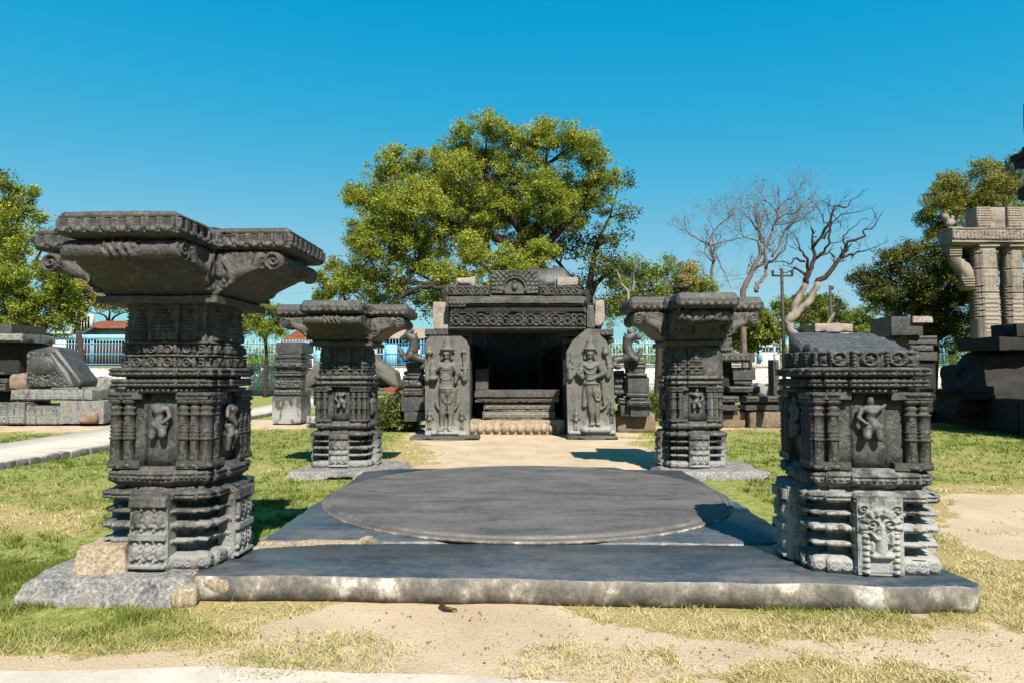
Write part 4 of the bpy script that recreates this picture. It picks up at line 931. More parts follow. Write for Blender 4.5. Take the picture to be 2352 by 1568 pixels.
L_ += [(458, 825, 458, 850, 20, 22, .08), (415, 872, 505, 872, 32, 32, .05), (458, 890, 452, 960, 60, 46, .05), (452, 960, 455, 1010, 46, 46, .06), (455, 1040, 462, 1070, 58, 62, .06), (440, 1080, 428, 1250, 40, 27, .06), (500, 1080, 492, 1250, 40, 27, .06),
        (428, 1250, 424, 1360, 26, 15, .05), (492, 1250, 484, 1360, 26, 15, .05), (424, 1372, 400, 1382, 18, 15, .07), (484, 1372, 500, 1386, 18, 15, .07),
        (402, 866, 368, 905, 26, 22, .06), (345, 900, 350, 965, 30, 30, .05), (340, 965, 372, 965, 17, 17, .12), (340, 980, 372, 980, 15, 15, .12), (345, 850, 345, 880, 22, 28, .04), (352, 990, 352, 1010, 14, 10, .06),
        (516, 870, 545, 930, 26, 22, .06), (545, 930, 535, 970, 22, 18, .07), (535, 968, 530, 1000, 18, 14, .09),
        (395, 872, 318, 960, 26, 24, .0), (306, 975, 300, 900, 26, 22, .03), (300, 900, 318, 845, 18, 12, .03), (318, 835, 318, 770, 12, 18, .02), (318, 762, 318, 740, 32, 20, .03), (286, 892, 320, 892, 9, 9, .07),
        (520, 872, 592, 960, 26, 24, .0), (600, 975, 606, 900, 26, 22, .03), (606, 900, 596, 850, 18, 12, .03), (596, 840, 592, 770, 10, 16, .02), (592, 760, 594, 740, 20, 8, .04), (576, 892, 620, 892, 9, 9, .07)]
L_ += arc(458, 860, 42, 40, 20, 160, 6, .13) + arc(458, 865, 28, 22, 20, 160, 5, .14) + arc(455, 950, 44, 30, 20, 160, 4, .12) + [(405, 1050, 540, 1050, 10, 10, .125), (405, 1068, 540, 1068, 7, 7, .12)] + arc(472, 1110, 44, 58, 0, 180, 9, .12) + arc(462, 1150, 88, 90, 5, 175, 10, .06) + [(472, 1060, 472, 1240, 14, 8, .11), (400, 1358, 445, 1358, 7, 7, .085), (465, 1358, 505, 1358, 7, 7, .085)]
L_ += attend(325, 1330, .9) + attend(580, 1330, .9) + [(300, 1412, 600, 1412, 18, 18, .03), (350, 1402, 545, 1402, 16, 16, .07)]
def hwL(v): return np.interp(v, [0, .75, .9, .96, 1], [.49, .5, .49, .47, .4]), np.interp(v, [0, .75, .9, .96, 1], [.54, .54, .53, .45, .34])
S4 = 3.266 / .9408 * 1568 / 16 * 1.0  # crop pixels per metre at 16 m
stL = stele('guardian_statue', 'four-armed crowned guardian carved on grey slab with flat squarish top, left of the doorway', 455, 1425, hwL, 2.32, L_, 16.0, S4)
Rr = [(1603, 740, 1605, 690, 46, 30, .07, 260), (1605, 690, 1606, 655, 30, 12, .06, 260), (1560, 742, 1646, 742, 11, 11, .13)] + face(1601, 787) + arc(1601, 790, 62, 66, 200, 340, 5, .03)
Rr += [(1601, 825, 1601, 850, 20, 22, .08), (1558, 868, 1648, 868, 30, 30, .05), (1603, 890, 1605, 950, 58, 42, .05), (1605, 950, 1608, 1000, 42, 44, .06), (1610, 1030, 1618, 1080, 54, 56, .06), (1600, 1080, 1612, 1240, 38, 26, .06), (1655, 1080, 1655, 1240, 38, 26, .06),
        (1614, 1240, 1616, 1330, 25, 15, .05), (1655, 1240, 1664, 1330, 25, 15, .05), (1616, 1342, 1600, 1352, 18, 14, .07), (1664, 1342, 1680, 1355, 18, 14, .07),
        (1675, 862, 1702, 935, 26, 22, .06), (1702, 940, 1625, 975, 20, 15, .1), (1625, 975, 1590, 985, 15, 12, .12), (1545, 862, 1512, 925, 26, 22, .05), (1512, 935, 1540, 970, 20, 16, .1), (1528, 905, 1540, 965, 16, 20, .1), (1518, 900, 1520, 925, 5, 6, .14), (1530, 894, 1532, 925, 5, 6, .14), (1542, 900, 1542, 925, 5, 6, .14),
        (1540, 866, 1462, 950, 26, 24, .0), (1446, 970, 1440, 880, 24, 22, .03), (1440, 880, 1460, 840, 14, 12, .03), (1458, 830, 1462, 780, 12, 10, .02), (1424, 892, 1462, 892, 9, 9, .07),
        (1690, 866, 1748, 950, 26, 24, .0), (1750, 960, 1762, 880, 24, 22, .03), (1756, 870, 1735, 780, 20, 12, .02), (1728, 765, 1728, 730, 30, 20, .03), (1744, 884, 1790, 884, 9, 9, .07),
        (1562, 1000, 1556, 1190, 14, 22, .03, 180), (1700, 1000, 1720, 1180, 12, 18, .03, 180)]
Rr += arc(1601, 858, 40, 38, 20, 160, 6, .13) + arc(1601, 862, 62, 75, 30, 150, 6, .11) + [(1556, 1015, 1668, 1015, 10, 10, .12)] + arc(1662, 1040, 38, 112, 0, 180, 10, .12) + arc(1660, 1060, 18, 60, 0, 180, 7, .12) + arc(1662, 1130, 86, 92, 0, 180, 10, .06) + [(1592, 1338, 1636, 1338, 7, 7, .085), (1646, 1338, 1686, 1338, 7, 7, .085)]
Rr += attend(1490, 1345, 1.0) + attend(1776, 1290, .9) + [(1545, 1385, 1745, 1385, 28, 28, .04), (1440, 1408, 1790, 1408, 16, 16, .02)]
def hwR(v): return np.interp(v, [0, .6, .78, .88, .95, 1], [.52, .56, .55, .42, .22, .06]), np.interp(v, [0, .6, .78, .88, .95, 1], [.6, .55, .5, .4, .22, .05])
stR = stele('guardian_statue', 'four-armed crowned guardian on grey slab with pointed arch top, right of the doorway', 1605, 1430, hwR, 2.5, Rr, 16.1, S4)
for st_, x0, x1, sd in ((stL, -.82, .78, 3), (stR, -.56, .62, 4)):
    m = MB(); m.rock(((x0 + x1) / 2, .12, -.05), (x1 - x0, .7, .11), .05, .02, 0, 4, sd, .15, chip=.06); m.build('base_stone', BASL, st_)
# ------------------------------------------------------------------ lions (rearing yali brackets)
def lion(label, loc, sx, sc):
    t = thing('lion_bracket', label, 'lion statue', loc); m = MB(); c = m.capsule
    c((-.14, 0, -.14), (-.1, 0, -.02), .1, .11); c((-.1, 0, -.02), (.1, 0, .02), .1, .09); c((.1, 0, .02), (.28, 0, .1), .1, .16); c((.28, 0, .12), (.2, 0, .32), .15, .13); c((.2, 0, .32), (.23, 0, .52), .13, .13); c((.23, 0, .52), (.34, 0, .6), .14, .12)
    c((.36, 0, .6), (.52, 0, .545), .085, .055); c((.36, 0, .5), (.5, 0, .43), .05, .03); c((.5, 0, .58), (.53, 0, .56), .035, .03); c((.38, 0, .68), (.3, 0, .72), .06, .05)
    for s_ in (-1, 1):
        c((.3, .08 * s_, .08), (.42, .1 * s_, -.01), .085, .065); c((.42, .1 * s_, -.01), (.51, .1 * s_, .15), .06, .045); c((.51, .1 * s_, .16), (.57, .1 * s_, .27), .055, .04); c((.49, .1 * s_, .11), (.505, .1 * s_, .13), .062, .062)
        c((.27, .08 * s_, .68), (.22, .09 * s_, .74), .04, .02); c((.42, .07 * s_, .635), (.44, .06 * s_, .635), .03, .026); c((-.14, .08 * s_, -.14), (-.02, .1 * s_, -.2), .09, .06)
        for k in range(6): c((.14 - .01 * k, .05 * s_, .66 - .07 * k), (.27 - .015 * k, .1 * s_, .56 - .07 * k), .018, .02)
    m.xf(np.diag([sx * sc, sc, sc])); 
    if sx < 0: m.f = [f[..., ::-1] for f in m.f]
    o = m.build('lion_body', BASP, t, True); md = o.modifiers.new('r', 'REMESH'); md.mode = 'VOXEL'; md.voxel_size = .012; md.use_smooth_shade = True
    s_ = o.modifiers.new('s', 'SMOOTH'); s_.iterations = 2
    return t
q = AT(*c4(262, 800), 17.5); lion('grey stone lion rearing towards the left, head raised, left of the shrine', (q.x, 17.5, q.z - .02), -1, 1.0)
q = AT(*c4(1835, 800), 17.5); lion('grey stone lion rearing towards the right with open jaws, right of the shrine', (q.x, 17.5, q.z - .02), 1, 1.0)
def stack(label, rows, Y, dep, mat=BASP, name='stacked_fragment', cat='carved stone', f=c4):
    x = [r[0] for r in rows] + [r[2] for r in rows]; q = f((min(x) + max(x)) / 2, 0); t = thing(name, label, cat, (AT(q[0], 900, Y).x, Y, 0))
    ax, ay = f(min(x), min(r[1] for r in rows)); bx_, by_ = f(max(x), max(r[3] for r in rows)); wd = bx_ - ax
    lo = max(f(0, r[3])[1] for r in rows); xl = max(min(f(r[0], 0)[0] for r in rows), ax); 
    for k, r in enumerate(rows[:-1]):   # near-black filler added as the shade in the gap between two courses
        nx_ = rows[k + 1]; x0_, x1_ = max(r[0], nx_[0]), min(r[2], nx_[2])
        if x1_ - x0_ > 20 and -5 < nx_[1] - r[3] < 60: rr('gap_shade', None, None, *R4(f, x0_ + (x1_ - x0_) * .06, r[3] - 8, x1_ - (x1_ - x0_) * .06, nx_[1] + 8), Y + .1, dep * .8, BASD, parent=t, seed=k, res=.15)
    for k, r in enumerate(rows):
        rr('carved_block' if len(r) > 4 and r[4] else 'block', None, None, *R4(f, *r[:4]), Y + (r[5] if len(r) > 5 else 0), dep, (r[6] if len(r) > 6 else mat), parent=t, fn=(r[4] if len(r) > 4 else None), seed=int(r[0]) % 97 + k, ramp_=.045, rres=.02, pad=.02)
    return t
stack('stack of dark moulded blocks carrying the right lion, smooth square block halfway up', [(1905, 818, 2050, 880, frieze, .05), (1915, 880, 2045, 912), (1895, 912, 2060, 942, plain, -.05), (1903, 944, 2076, 1070), (1895, 1072, 2080, 1100, plain, -.05), (1920, 1100, 2060, 1135, frieze), (1900, 1135, 2090, 1180, frieze, -.1), (1925, 1180, 2080, 1260)], 17.6, .7)
stack('narrow stack of carved dark fragments between the right guardian and the lion stack', [(1785, 892, 1876, 930, roundels), (1790, 935, 1880, 1000, mkbusy(3, .06)), (1785, 1005, 1880, 1090, frieze), (1830, 1112, 1962, 1165, frieze, -.2), (1845, 1170, 1955, 1260, None, -.2)], 17.9, .6)
stack('stack of dark moulded blocks carrying the left lion, behind the oleander', [(128, 828, 262, 868, frieze), (140, 868, 255, 895), (118, 896, 262, 930), (108, 935, 270, 960, plain, -.05), (100, 962, 262, 1030, mkbusy(9, .05)), (110, 1032, 268, 1100, frieze), (90, 1102, 275, 1220), (120, 1222, 275, 1300)], 17.7, .7)
rr('foundation_boulder', 'wide brown rubble boulder under the dark fragments right of the lion stack', 'boulder', *R4(c4, 1812, 1228, 2130, 1330), 17.9, 1.0, BROWN, amp=.05, rnd=.2, floor=True, seed=3, res=.05)
# ------------------------------------------------------------------ standing block and fallen gable behind the far left pillar
t = stack('tall upright moulded grey block on the grass between the two left pillars, weathered pale foot', [
    (228, 430, 440, 520, None), (222, 520, 436, 560, plain, .03), (226, 562, 438, 585, None), (214, 586, 438, 632, mkbusy(8, .05), -.06), (224, 634, 436, 655), (218, 656, 436, 700, frieze, -.03), (222, 700, 436, 720), (218, 722, 436, 796, mkbusy(18, .03), -.02), (216, 798, 432, 850, scrollwork, -.03), (204, 852, 430, 1070, None, -.05, BASW)],
    20.6, 1.05, BASP, 'moulded_block', 'carved stone', cv(600, 700, 3.2))
stack('pale small relief block half hidden behind the far left pillar', [(530, 806, 600, 925, mkbusy(2, .06), 0, BASW), (545, 925, 600, 985, frieze), (478, 1005, 580, 1072, mkbusy(6, .08), 0, BASW)], 19.4, .6, BASP, 'relief_block', 'carved stone', cv(600, 700, 3.2))
def slant(label, pts, Y, dep, mat, name='slanting_slab', carve=None):
    P = [AT(*p, Y) for p in pts]; c = sum(P, Vector()) / len(P); m = MB(); n = []
    for k in range(len(P)):
        a, b = P[k], P[(k + 1) % len(P)]; mm = max(1, int((b - a).length / .07))
        for j in range(mm): n.append(a + (b - a) * j / mm)
    n = np.array([[p.x - c.x, 0, p.z - c.z] for p in n]); rings = []
    for k, yy in enumerate((0, .04, dep - .04, dep)):
        s_ = 1 if k in (1, 2) else .97; rings.append(np.column_stack([n[:, 0] * s_, np.full(len(n), yy), n[:, 2] * s_]))
    m.loft(rings); m.rough(.02, 3, int(abs(pts[0][0])), 4)
    o = m.build(name, mat); o.location = (c.x, Y, c.z); return tag(o, label, 'carved stone')
slant('plain brown slab leaning up to the right, left of the far left pillar', [c7(470, 1290), c7(482, 1090), c7(690, 880), c7(800, 900), c7(760, 1040), c7(600, 1220)], 19.0, .8, ROUGHD)
slant('plain grey-brown slab sloping down to the right, behind the oleander bush', [c7(1380, 800), c7(1480, 895), c7(1700, 1040), c7(1756, 1268), c7(1640, 1250), c7(1480, 1110), c7(1390, 1060)], 19.0, .8, ROUGHD)
stack('dark carved gable stones filling the foot of the two slanting slabs', [(560, 1100, 1640, 1250, mkbusy(12, .07), .2), (470, 1262, 1680, 1310, None, -.1)], 19.1, .7, BAS, 'gable_fragment', 'carved stone', c7)
m_ = rr('rust_board', 'rust red board lying on top of the stones behind the oleander bush', 'board', *R4(c7, 1560, 1262, 1915, 1325), 18.6, .5, RUST, amp=.005, rnd=0, chip=0)
# ------------------------------------------------------------------ carved fragments on the left
stack('long whitened lower block with mini shrine carvings, at the left edge by the path', [(-300, 900, 10, 1075, shrine, .05), (0, 905, 250, 1075, mkbusy(4, .07), .02), (60, 890, 200, 1075, shrine, -.12), (196, 920, 520, 1078, shrine), (500, 880, 860, 1070, None, -.03, ROUGH)], 20.2, 1.1, BASX, 'frieze_block', 'carved stone', cl)
rr('broken_stone', 'brown broken boulder piece leaning on the whitened block beside the oleander', 'boulder', *R4(cl, 645, 975, 790, 1065), 20.0, .5, SAND_ST, amp=.08, rnd=.2, res=.05, seed=5)
stack('whitened cornice slab with row of tiny shrines lying on the lower block', [(90, 782, 690, 875, shrine), (680, 785, 765, 870, None, .05, ROUGH)], 20.4, .9, BASX, 'cornice_slab', 'carved stone', cl)
slant('triangular slab carved with curls, on the cornice slab', [cl(232, 470), cl(420, 470), cl(560, 640), cl(620, 765), cl(228, 768)], 20.55, .3, BASP, 'curl_gable')
q0 = AT(*cl(232, 470), 20.5); q1 = AT(*cl(600, 765), 20.5)
o = COL.objects[-1]; m = MB()
W_, H_ = q1.x - q0.x, q0.z - q1.z; nu, nv = 90, 74; U, V = np.meshgrid(np.linspace(0, 1, nu + 1), np.linspace(0, 1, nv + 1), indexing='ij')
Xr = U * (1 - V * .55) * W_; Zr = V * H_; h = mkbusy(77, .07)(Xr, Zr, W_, H_) * .07; e = np.hypot((Xr - .5) / 1.5, Zr - .65); h = np.maximum(h, bump(e, .3) * .13); h[0] = h[-1] = h[:, 0] = h[:, -1] = -.02
m.add(np.stack([Xr, -h, Zr], -1).reshape(-1, 3), [grid_faces(nu, nv)]); r_ = m.build('curl_relief', BASP, o); r_.location = (q0.x - o.location.x, 20.5 - o.location.y, q1.z - o.location.z)
slant('smooth grey beam leaning down to the right on the carved triangle', [cl(240, 462), cl(410, 425), cl(480, 445), cl(672, 715), cl(655, 765), cl(560, 760), cl(330, 500)], 20.75, .9, BASP, 'leaning_beam')
stack('dark shrine corner with whitened cornice at the very left edge', [(-300, 390, 145, 1000, None, .5, BASD), (-300, 320, 185, 388, mkbusy(3, .06), 0, BASX), (-300, 240, 95, 318, None, .1), (-300, 690, 60, 730), (-300, 735, 45, 800, frieze, -.1), (-300, 640, 40, 660, frieze, -.05)], 21.5, 1.6, BAS, 'shrine_corner', 'ruined shrine', cl)
rr('boulder', 'brown rounded boulder standing behind the carved triangle', 'boulder', *R4(cl, 55, 650, 220, 790), 21.2, .7, SAND_ST, amp=.08, rnd=.3, seed=8)
rr('rubble_stone', 'pale rubble stone in front of the masonry wall left of the big pillar', 'boulder', *R4(cl, 660, 690, 860, 860), 28, 1.5, ROUGH, amp=.15, rnd=.3, seed=9, res=.1)
# ------------------------------------------------------------------ fragments right of the far right pillar
stack('moulded dark block with pale top, highest of the stack right of the far right pillar', [(330, 250, 600, 352, frieze), (355, 354, 580, 378), (400, 380, 610, 442, mkbusy(5, .05))], 19.6, .7, BAS, 'moulded_fragment', 'carved stone', cr)
stack('dark block with two rows of swelling petals, overhanging the smooth square block', [(395, 450, 850, 575, lambda U, V, L, H: np.maximum(bump(np.hypot((((U / .16) % 1) - .5) * .16, V - H * .28), .085), bump(np.hypot((((U / .16 + .5) % 1) - .5) * .16, V - H * .72), .085))), (850, 450, 918, 580)], 19.5, .7, BAS, 'petal_block', 'carved stone', cr)
stack('thick near-black upright block standing for the dark gap under the petal block', [(430, 580, 602, 1040, None)], 19.9, .6, BASD, 'gap_shade_block', 'stone post', cr)  # near-black block put in for the shaded gap below the petals
stack('smooth dark square block on a thin moulded foot', [(612, 652, 925, 822, None), (620, 832, 880, 885, plain, .05), (550, 905, 990, 1000, frieze, -.15), (640, 1000, 830, 1080, None, .1, BASD)], 19.7, .7, BASP, 'square_block', 'carved stone', cr)
stack('low kerb of two moulded dark slabs, shorter length beside the far right pillar', [(300, 1040, 705, 1135, frieze), (300, 1158, 680, 1238, None, .05), (300, 1240, 680, 1300, None, .3, BASD)], 19.2, .8, BASP, 'kerb_block', 'carved stone', cr)
stack('low kerb of moulded dark slabs running behind the short broken pillar', [(785, 1040, 1250, 1135, frieze), (785, 1160, 1245, 1232, None, .05), (785, 1236, 1245, 1300, None, .3, BASD), (1255, 1060, 2000, 1135, frieze, .1), (1262, 1160, 2000, 1240, None, .1), (1262, 1240, 2000, 1300, None, .3, BASD)], 19.2, .8, BASP, 'kerb_block', 'carved stone', cr)
rr('boulder', 'brown boulder under the shorter moulded kerb, beside the far right pillar', 'boulder', *R4(cr, 300, 1243, 790, 1440), 19.5, .9, BROWN, amp=.06, rnd=.12, seed=2, floor=True)
rr('boulder', 'brown boulder with flat face under the longer moulded kerb', 'boulder', *R4(cr, 838, 1240, 1300, 1440), 19.3, 1.0, BROWN, amp=.05, rnd=.12, seed=4, floor=True)
rr('boulder', 'brown boulder under the longer kerb, mostly behind the short broken pillar', 'boulder', *R4(cr, 1310, 1240, 2300, 1440), 19.5, 1.0, BROWN, amp=.06, rnd=.12, seed=7, floor=True)
rr('broken_stone', 'grey jagged stone lying on the moulded kerb', 'boulder', *R4(cr, 900, 880, 1060, 1035), 20.2, .6, ROUGH, amp=.1, rnd=.2, seed=6, res=.05, tilt=.4)
rr('low_dark_wall', 'low dark stone wall behind the moulded kerb', 'stone wall', *R4(cr, 1000, 880, 1300, 1040), 20.6, .7, BASD, seed=9)
rr('upright_post', 'slim dark carved post just left of the short broken pillar', 'stone post', *R4(cr, 1165, 545, 1250, 1040), 18.5, .4, BAS, seed=12, fn=frieze)
pb = AT(1916, 776, 24); t = thing('pale_block', 'pale worn granite block standing above the broken pillar top', 'granite block', (pb.x, 24, 0))
rr('cap_stone', None, None, 1872, 742, 1962, 762, 24, 1.0, GRAN, parent=t, amp=.01, chip=.03); rr('body_stone', None, None, 1876, 763, 1959, 985, 24.03, .9, GRAN, parent=t, amp=.01, chip=.03)
# ------------------------------------------------------------------ ruin along the right edge, its shade put into near-black stone
t = stack('dark pillar stump with big pale broken slab on its top, behind the short pillar', [(120, 150, 480, 362, None, -.2, BASP), (360, 148, 590, 220, None, -.3, GRAN), (300, 365, 640, 470, frieze), (330, 470, 600, 545, mkbusy(3, .05)), (300, 545, 640, 640), (320, 640, 640, 1400, None, .1, BASD)], 21.5, 1.3, BAS, 'pillar_stump', 'ruined pillar', cd)  # shade on the stump's lower part is painted by its near-black stone
a, b = G(2140, 966), G(2400, 1012); m = MB(); L = np.linalg.norm(b - a); ang = math.atan2(b[1] - a[1], b[0] - a[0])
t = thing('platform_wall', 'long dark stone platform wall in shade along the right edge beyond the grass', 'stone wall', (a[0], a[1], 0), ang)
for k in range(-3, 5):
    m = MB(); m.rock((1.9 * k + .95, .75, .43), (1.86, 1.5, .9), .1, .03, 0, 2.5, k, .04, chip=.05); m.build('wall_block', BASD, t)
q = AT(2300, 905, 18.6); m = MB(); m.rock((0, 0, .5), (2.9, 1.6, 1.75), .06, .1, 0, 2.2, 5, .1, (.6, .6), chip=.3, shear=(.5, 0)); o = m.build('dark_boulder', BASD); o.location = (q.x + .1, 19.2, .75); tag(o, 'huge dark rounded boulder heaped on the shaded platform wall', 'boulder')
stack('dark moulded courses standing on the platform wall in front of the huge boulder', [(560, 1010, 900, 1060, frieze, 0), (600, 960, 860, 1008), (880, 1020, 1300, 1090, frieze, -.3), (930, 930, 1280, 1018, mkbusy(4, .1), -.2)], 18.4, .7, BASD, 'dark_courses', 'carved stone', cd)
rr('dark_block', 'dark flat block lying over the huge dark boulder', 'carved stone', 2266, 774, 2450, 803, 18.2, 1.2, BASD, amp=.03)
rr('dark_block', 'small dark block on top, cut by the right edge of the photo', 'carved stone', 2334, 741, 2440, 773, 18.3, 1.0, BASD, amp=.03)
rr('leaning_stone', 'dark stone leaning against the left side of the huge boulder', 'boulder', 2195, 838, 2262, 905, 19.2, .8, BASD, amp=.08, rnd=.25, seed=3)
# tall dark gateway column just outside the frame; only its bracket reaches into view
t = thing('gateway_column', 'tall dark stone gateway column, stepped bracket reaching in at the right edge', 'gateway', (12.9, 15.3, 0))
m = MB(); m.rock((.1, 0, 4.0), (1.0, 2.2, 8.2), .3, .03, 0, 1, 3); m.build('column_shaft', BASD, t)
m = MB()
for (x0, x1, z0, z1, d) in ((-1.15, .7, 6.3, 6.45, 1.0), (-.95, .7, 6.0, 6.28, .9), (-1.2, .7, 6.48, 6.62, 1.1), (-1.0, .7, 6.66, 6.8, .9), (-1.1, .7, 5.55, 5.85, 1.0), (-.8, .7, 5.3, 5.55, .8)):
    m.rock(((x0 + x1) / 2, 0, (z0 + z1) / 2), (x1 - x0, d, z1 - z0), .08, .03, 0, 3, 5, .15, chip=.05)
m.build('bracket', BASD, t)
# ------------------------------------------------------------------ pale gateway far right
YG = 35.0; gq = AT(2290, 900, YG); gw = thing('stone_gateway', 'tall pale granite gateway with two carved columns, bird and curved bracket, behind trees right', 'gateway', (gq.x, YG, 0))
def gx_(x, y): q = AT(*cg(x, y), YG); return q.x - gw.location.x, q.z
def column(xl0, xr0, xl1, xr1, ytop, ybot):
    (a0, zt), (b0, _) = gx_(xl0, ytop), gx_(xr0, ytop); (a1, zb), (b1, _) = gx_(xl1, ybot), gx_(xr1, ybot)
    m = MB(); prof = []; zs = np.linspace(zb, zt, 60); r0, r1 = (b0 - a0) / 2, (b1 - a1) / 2; cx0, cx1 = (a0 + b0) / 2, (a1 + b1) / 2
    rings = []; zz = list(np.linspace(0, zb, 3)) + list(zs[1:]); mould = {14, 18, 22, 26, 30, 34, 46, 56}
    for k, z in enumerate(zz):
        f = max(0, (z - zb) / (zt - zb)); r = r1 + (r0 - r1) * f; cx = cx1 + (cx0 - cx1) * f
        for dz, o in (((0, 0),) if k not in mould else ((0, 0), (.004, -.035), (.05, -.035), (.054, .02), (.12, .02), (.124, -.035), (.16, -.035), (.165, 0))):
            rr_ = r + (.0 if k % 2 else o); e = r * .22; g = .08
            pts = [(-rr_ + g, -rr_), (rr_ - g, -rr_), (rr_ - g, -rr_ + g), (rr_, -rr_ + g), (rr_, rr_), (-rr_, rr_), (-rr_, -rr_ + g), (-rr_ + g, -rr_ + g)]
            rings.append(np.array([(cx + x, y, z + dz) for x, y in pts]))
    m.loft(rings)
    for (z0, z1, fn) in ((zt - 1.15, zt - .15, mkbusy(4, .06)), (zt - 2.35, zt - 1.4, lambda U, V, L, H: (np.abs(((U / L * 3) % 1) - .5) < .3) * .6 + (V > .85 * H) * .5), (zt - 4.5, zt - 2.6, lambda U, V, L, H: ((V / H * 9) % 1 > .5) * .8), (zt - 5.2, zt - 4.8, mkbusy(9, .05))):
        f = ((z0 + z1) / 2 - zb) / (zt - zb); r = r1 + (r0 - r1) * f; cx = cx1 + (cx0 - cx1) * f
        face_relief(m, (cx - r * .7, -r - .005), (cx + r * .7, -r - .005), z0, z1, fn, .05, .035)
    return m.build('column', TORANA, gw)
column(462, 628, 500, 680, 470, 1270); column(748, 876, 778, 905, 470, 1270)
def gb(name, x0, y0, x1, y1, dep, fn=None, mat=TORANA, dy=0.0, amp=.02, sd=0, ra=.06):
    (a, z1), (b, z0) = gx_(x0, y0), gx_(x1, y1); m = MB(); m.rock(((a + b) / 2, 0, (z0 + z1) / 2), (b - a, dep, z1 - z0), .12, amp, 0, 2, sd, .02, chip=.02)
    if fn: face_relief(m, (a + .02, -dep / 2 - .01), (b - .02, -dep / 2 - .01), z0 + .02, z1 - .02, fn, ra, .03)
    o = m.build(name, mat, gw); o.location.y = dy; return o
def rails(U, V, L, H): return ((U / .18 % 1) < .55) * .6 * (V > H * .1) * (V < H * .9) + (mkbusy(8, .09)(U, V, L, H)) * .5
gb('architrave', 212, 318, 1400, 420, 1.1, rails, ra=.11); gb('architrave', 205, 305, 1400, 318, 1.25); gb('architrave', 205, 420, 1400, 436, 1.25); gb('architrave', 225, 437, 1400, 458, 1.0)
for x0 in (448, 722, 1010):
    gb('crest_block', x0, 112, x0 + 130, 300, .9, lambda U, V, L, H: ((V / H * 8) % 1 > .5) * .6 + shrine(U, V, L, H) * .5, sd=x0)
    gb('crest_block', x0 + 130, 112, x0 + 275, 300, .7, lambda U, V, L, H: bump(np.hypot((U - L / 2) * .8, V - H * .65), .42) * (.5 + mkbusy(6, .05)(U, V, L, H) * .6), sd=x0 + 1)
    gb('column_head', x0 + 12, 458, x0 + 200 if x0 == 448 else x0 + 170, 472, 1.1)
gb('crest_block', 205, 290, 330, 304, .8)
# curved bracket
P = [gx_(*p) for p in ((222, 462), (322, 462), (322, 520), (330, 580), (400, 620), (436, 680), (446, 740), (446, 856), (380, 856), (335, 760), (350, 740), (330, 690), (290, 650), (255, 610), (240, 570), (222, 500))]
m = MB(); A = np.array([(x, -.3, z) for x, z in P]); B = A.copy(); B[:, 1] = .3; m.loft([A[::-1], B[::-1]]); m.build('curved_bracket', TORANA, gw)
for y0 in (470, 492, 514, 536): gb('bracket_moulding', 216, y0, 328, y0 + 10, .75)
for y0 in (746, 768, 790, 812): gb('bracket_moulding', 322 + (y0 - 746) * .5, y0, 446, y0 + 10, .75)
m = MB(); c = m.capsule; (bx, bz) = gx_(265, 262)
c((bx - .1, 0, bz + .1), (bx + .05, 0, bz + .12), .2, .17); c((bx + .1, 0, bz + .15), (bx + .08, 0, bz + .42), .1, .06); c((bx + .08, 0, bz + .46), (bx + .22, 0, bz + .43), .06, .02); c((bx - .12, 0, bz + .15), (bx - .28, 0, bz + .42), .14, .2); c((bx - .28, 0, bz + .42), (bx - .15, 0, bz + .3), .18, .12); c((bx, 0, bz - .2), (bx, 0, bz), .07, .07)
o = m.build('stone_bird', TORANA, gw, True); md = o.modifiers.new('r', 'REMESH'); md.mode = 'VOXEL'; md.voxel_size = .03; md.use_smooth_shade = True
(bx, bz) = gx_(335, 590); m = MB(); c = m.capsule; c((bx, 0, bz), (bx + .22, 0, bz + .02), .09, .1); c((bx, 0, bz + .05), (bx - .1, 0, bz + .3), .07, .07); c((bx + .2, 0, bz), (bx + .3, 0, bz - .25), .06, .05); c((bx + .02, 0, bz), (bx, 0, bz - .2), .06, .05)
m.build('stone_beast', TORANA, gw, True)
# ------------------------------------------------------------------ boundary wall, railings, houses, poles
YW = 50.0
wl = MB(); a = AT(-700, 843, YW); b = AT(3100, 843, YW)
wl.box(((a.x + b.x) / 2, YW + .2, a.z / 2 - .05), (b.x - a.x, .4, a.z + .1)); t = thing('boundary_wall', 'long low masonry wall with thick white pointing behind the ruins, railing on top', 'wall', (0, 0, 0))
wl.build('masonry', MASON, t)
m = MB(); m.rock(((a.x + b.x) / 2, YW + .2, a.z + .05), (b.x - a.x, .5, .1), 1, .01); m.build('coping', CEM, t)
def railing(label, px0, px1, mat, mat2=None):
    x0, x1 = AT(px0, 800, YW).x, AT(px1, 800, YW).x; zt = AT(1176, 783, YW).z; zb = a.z + .1
    t = thing('metal_railing', label, 'railing', (x0, YW + .2, zb)); H = zt - zb; L = x1 - x0; n = max(1, round(L / 2.9))
    for k, z in enumerate((.12, H * .48, H * .9)): m = MB(); m.box((L / 2, 0, z), (L, .05, .08)); m.build('rail', mat, t)
    m = MB()
    for k in range(int(L / .23)): m.box((k * .23 + .07, -.0, H * .5 + .06), (.03, .03, H + .1))
    o = m.build('pickets', mat2 or mat, t)
    for k in range(n + 1): m = MB(); m.box((L * k / n, .06, H * .5), (.13, .1, H)); m.build('post', mat, t)
railing('bright blue railing with white pickets left of the big pillar', -260, 300, BLUE, PALEF)
railing('blue railing with pale pickets right of the big pillar and behind the upright block', 560, 880, LBLUE, PALEF)
railing('blue railing in front of the blue hut, behind the left lion', 884, 1130, BLUE, LBLUE)
railing('faded pale blue railing behind the right lion and the far right pillar', 1290, 1880, PALEF)
railing('dark blue railing seen between the pillar stump and the pale gateway', 2090, 2500, BLUE, PALEF)
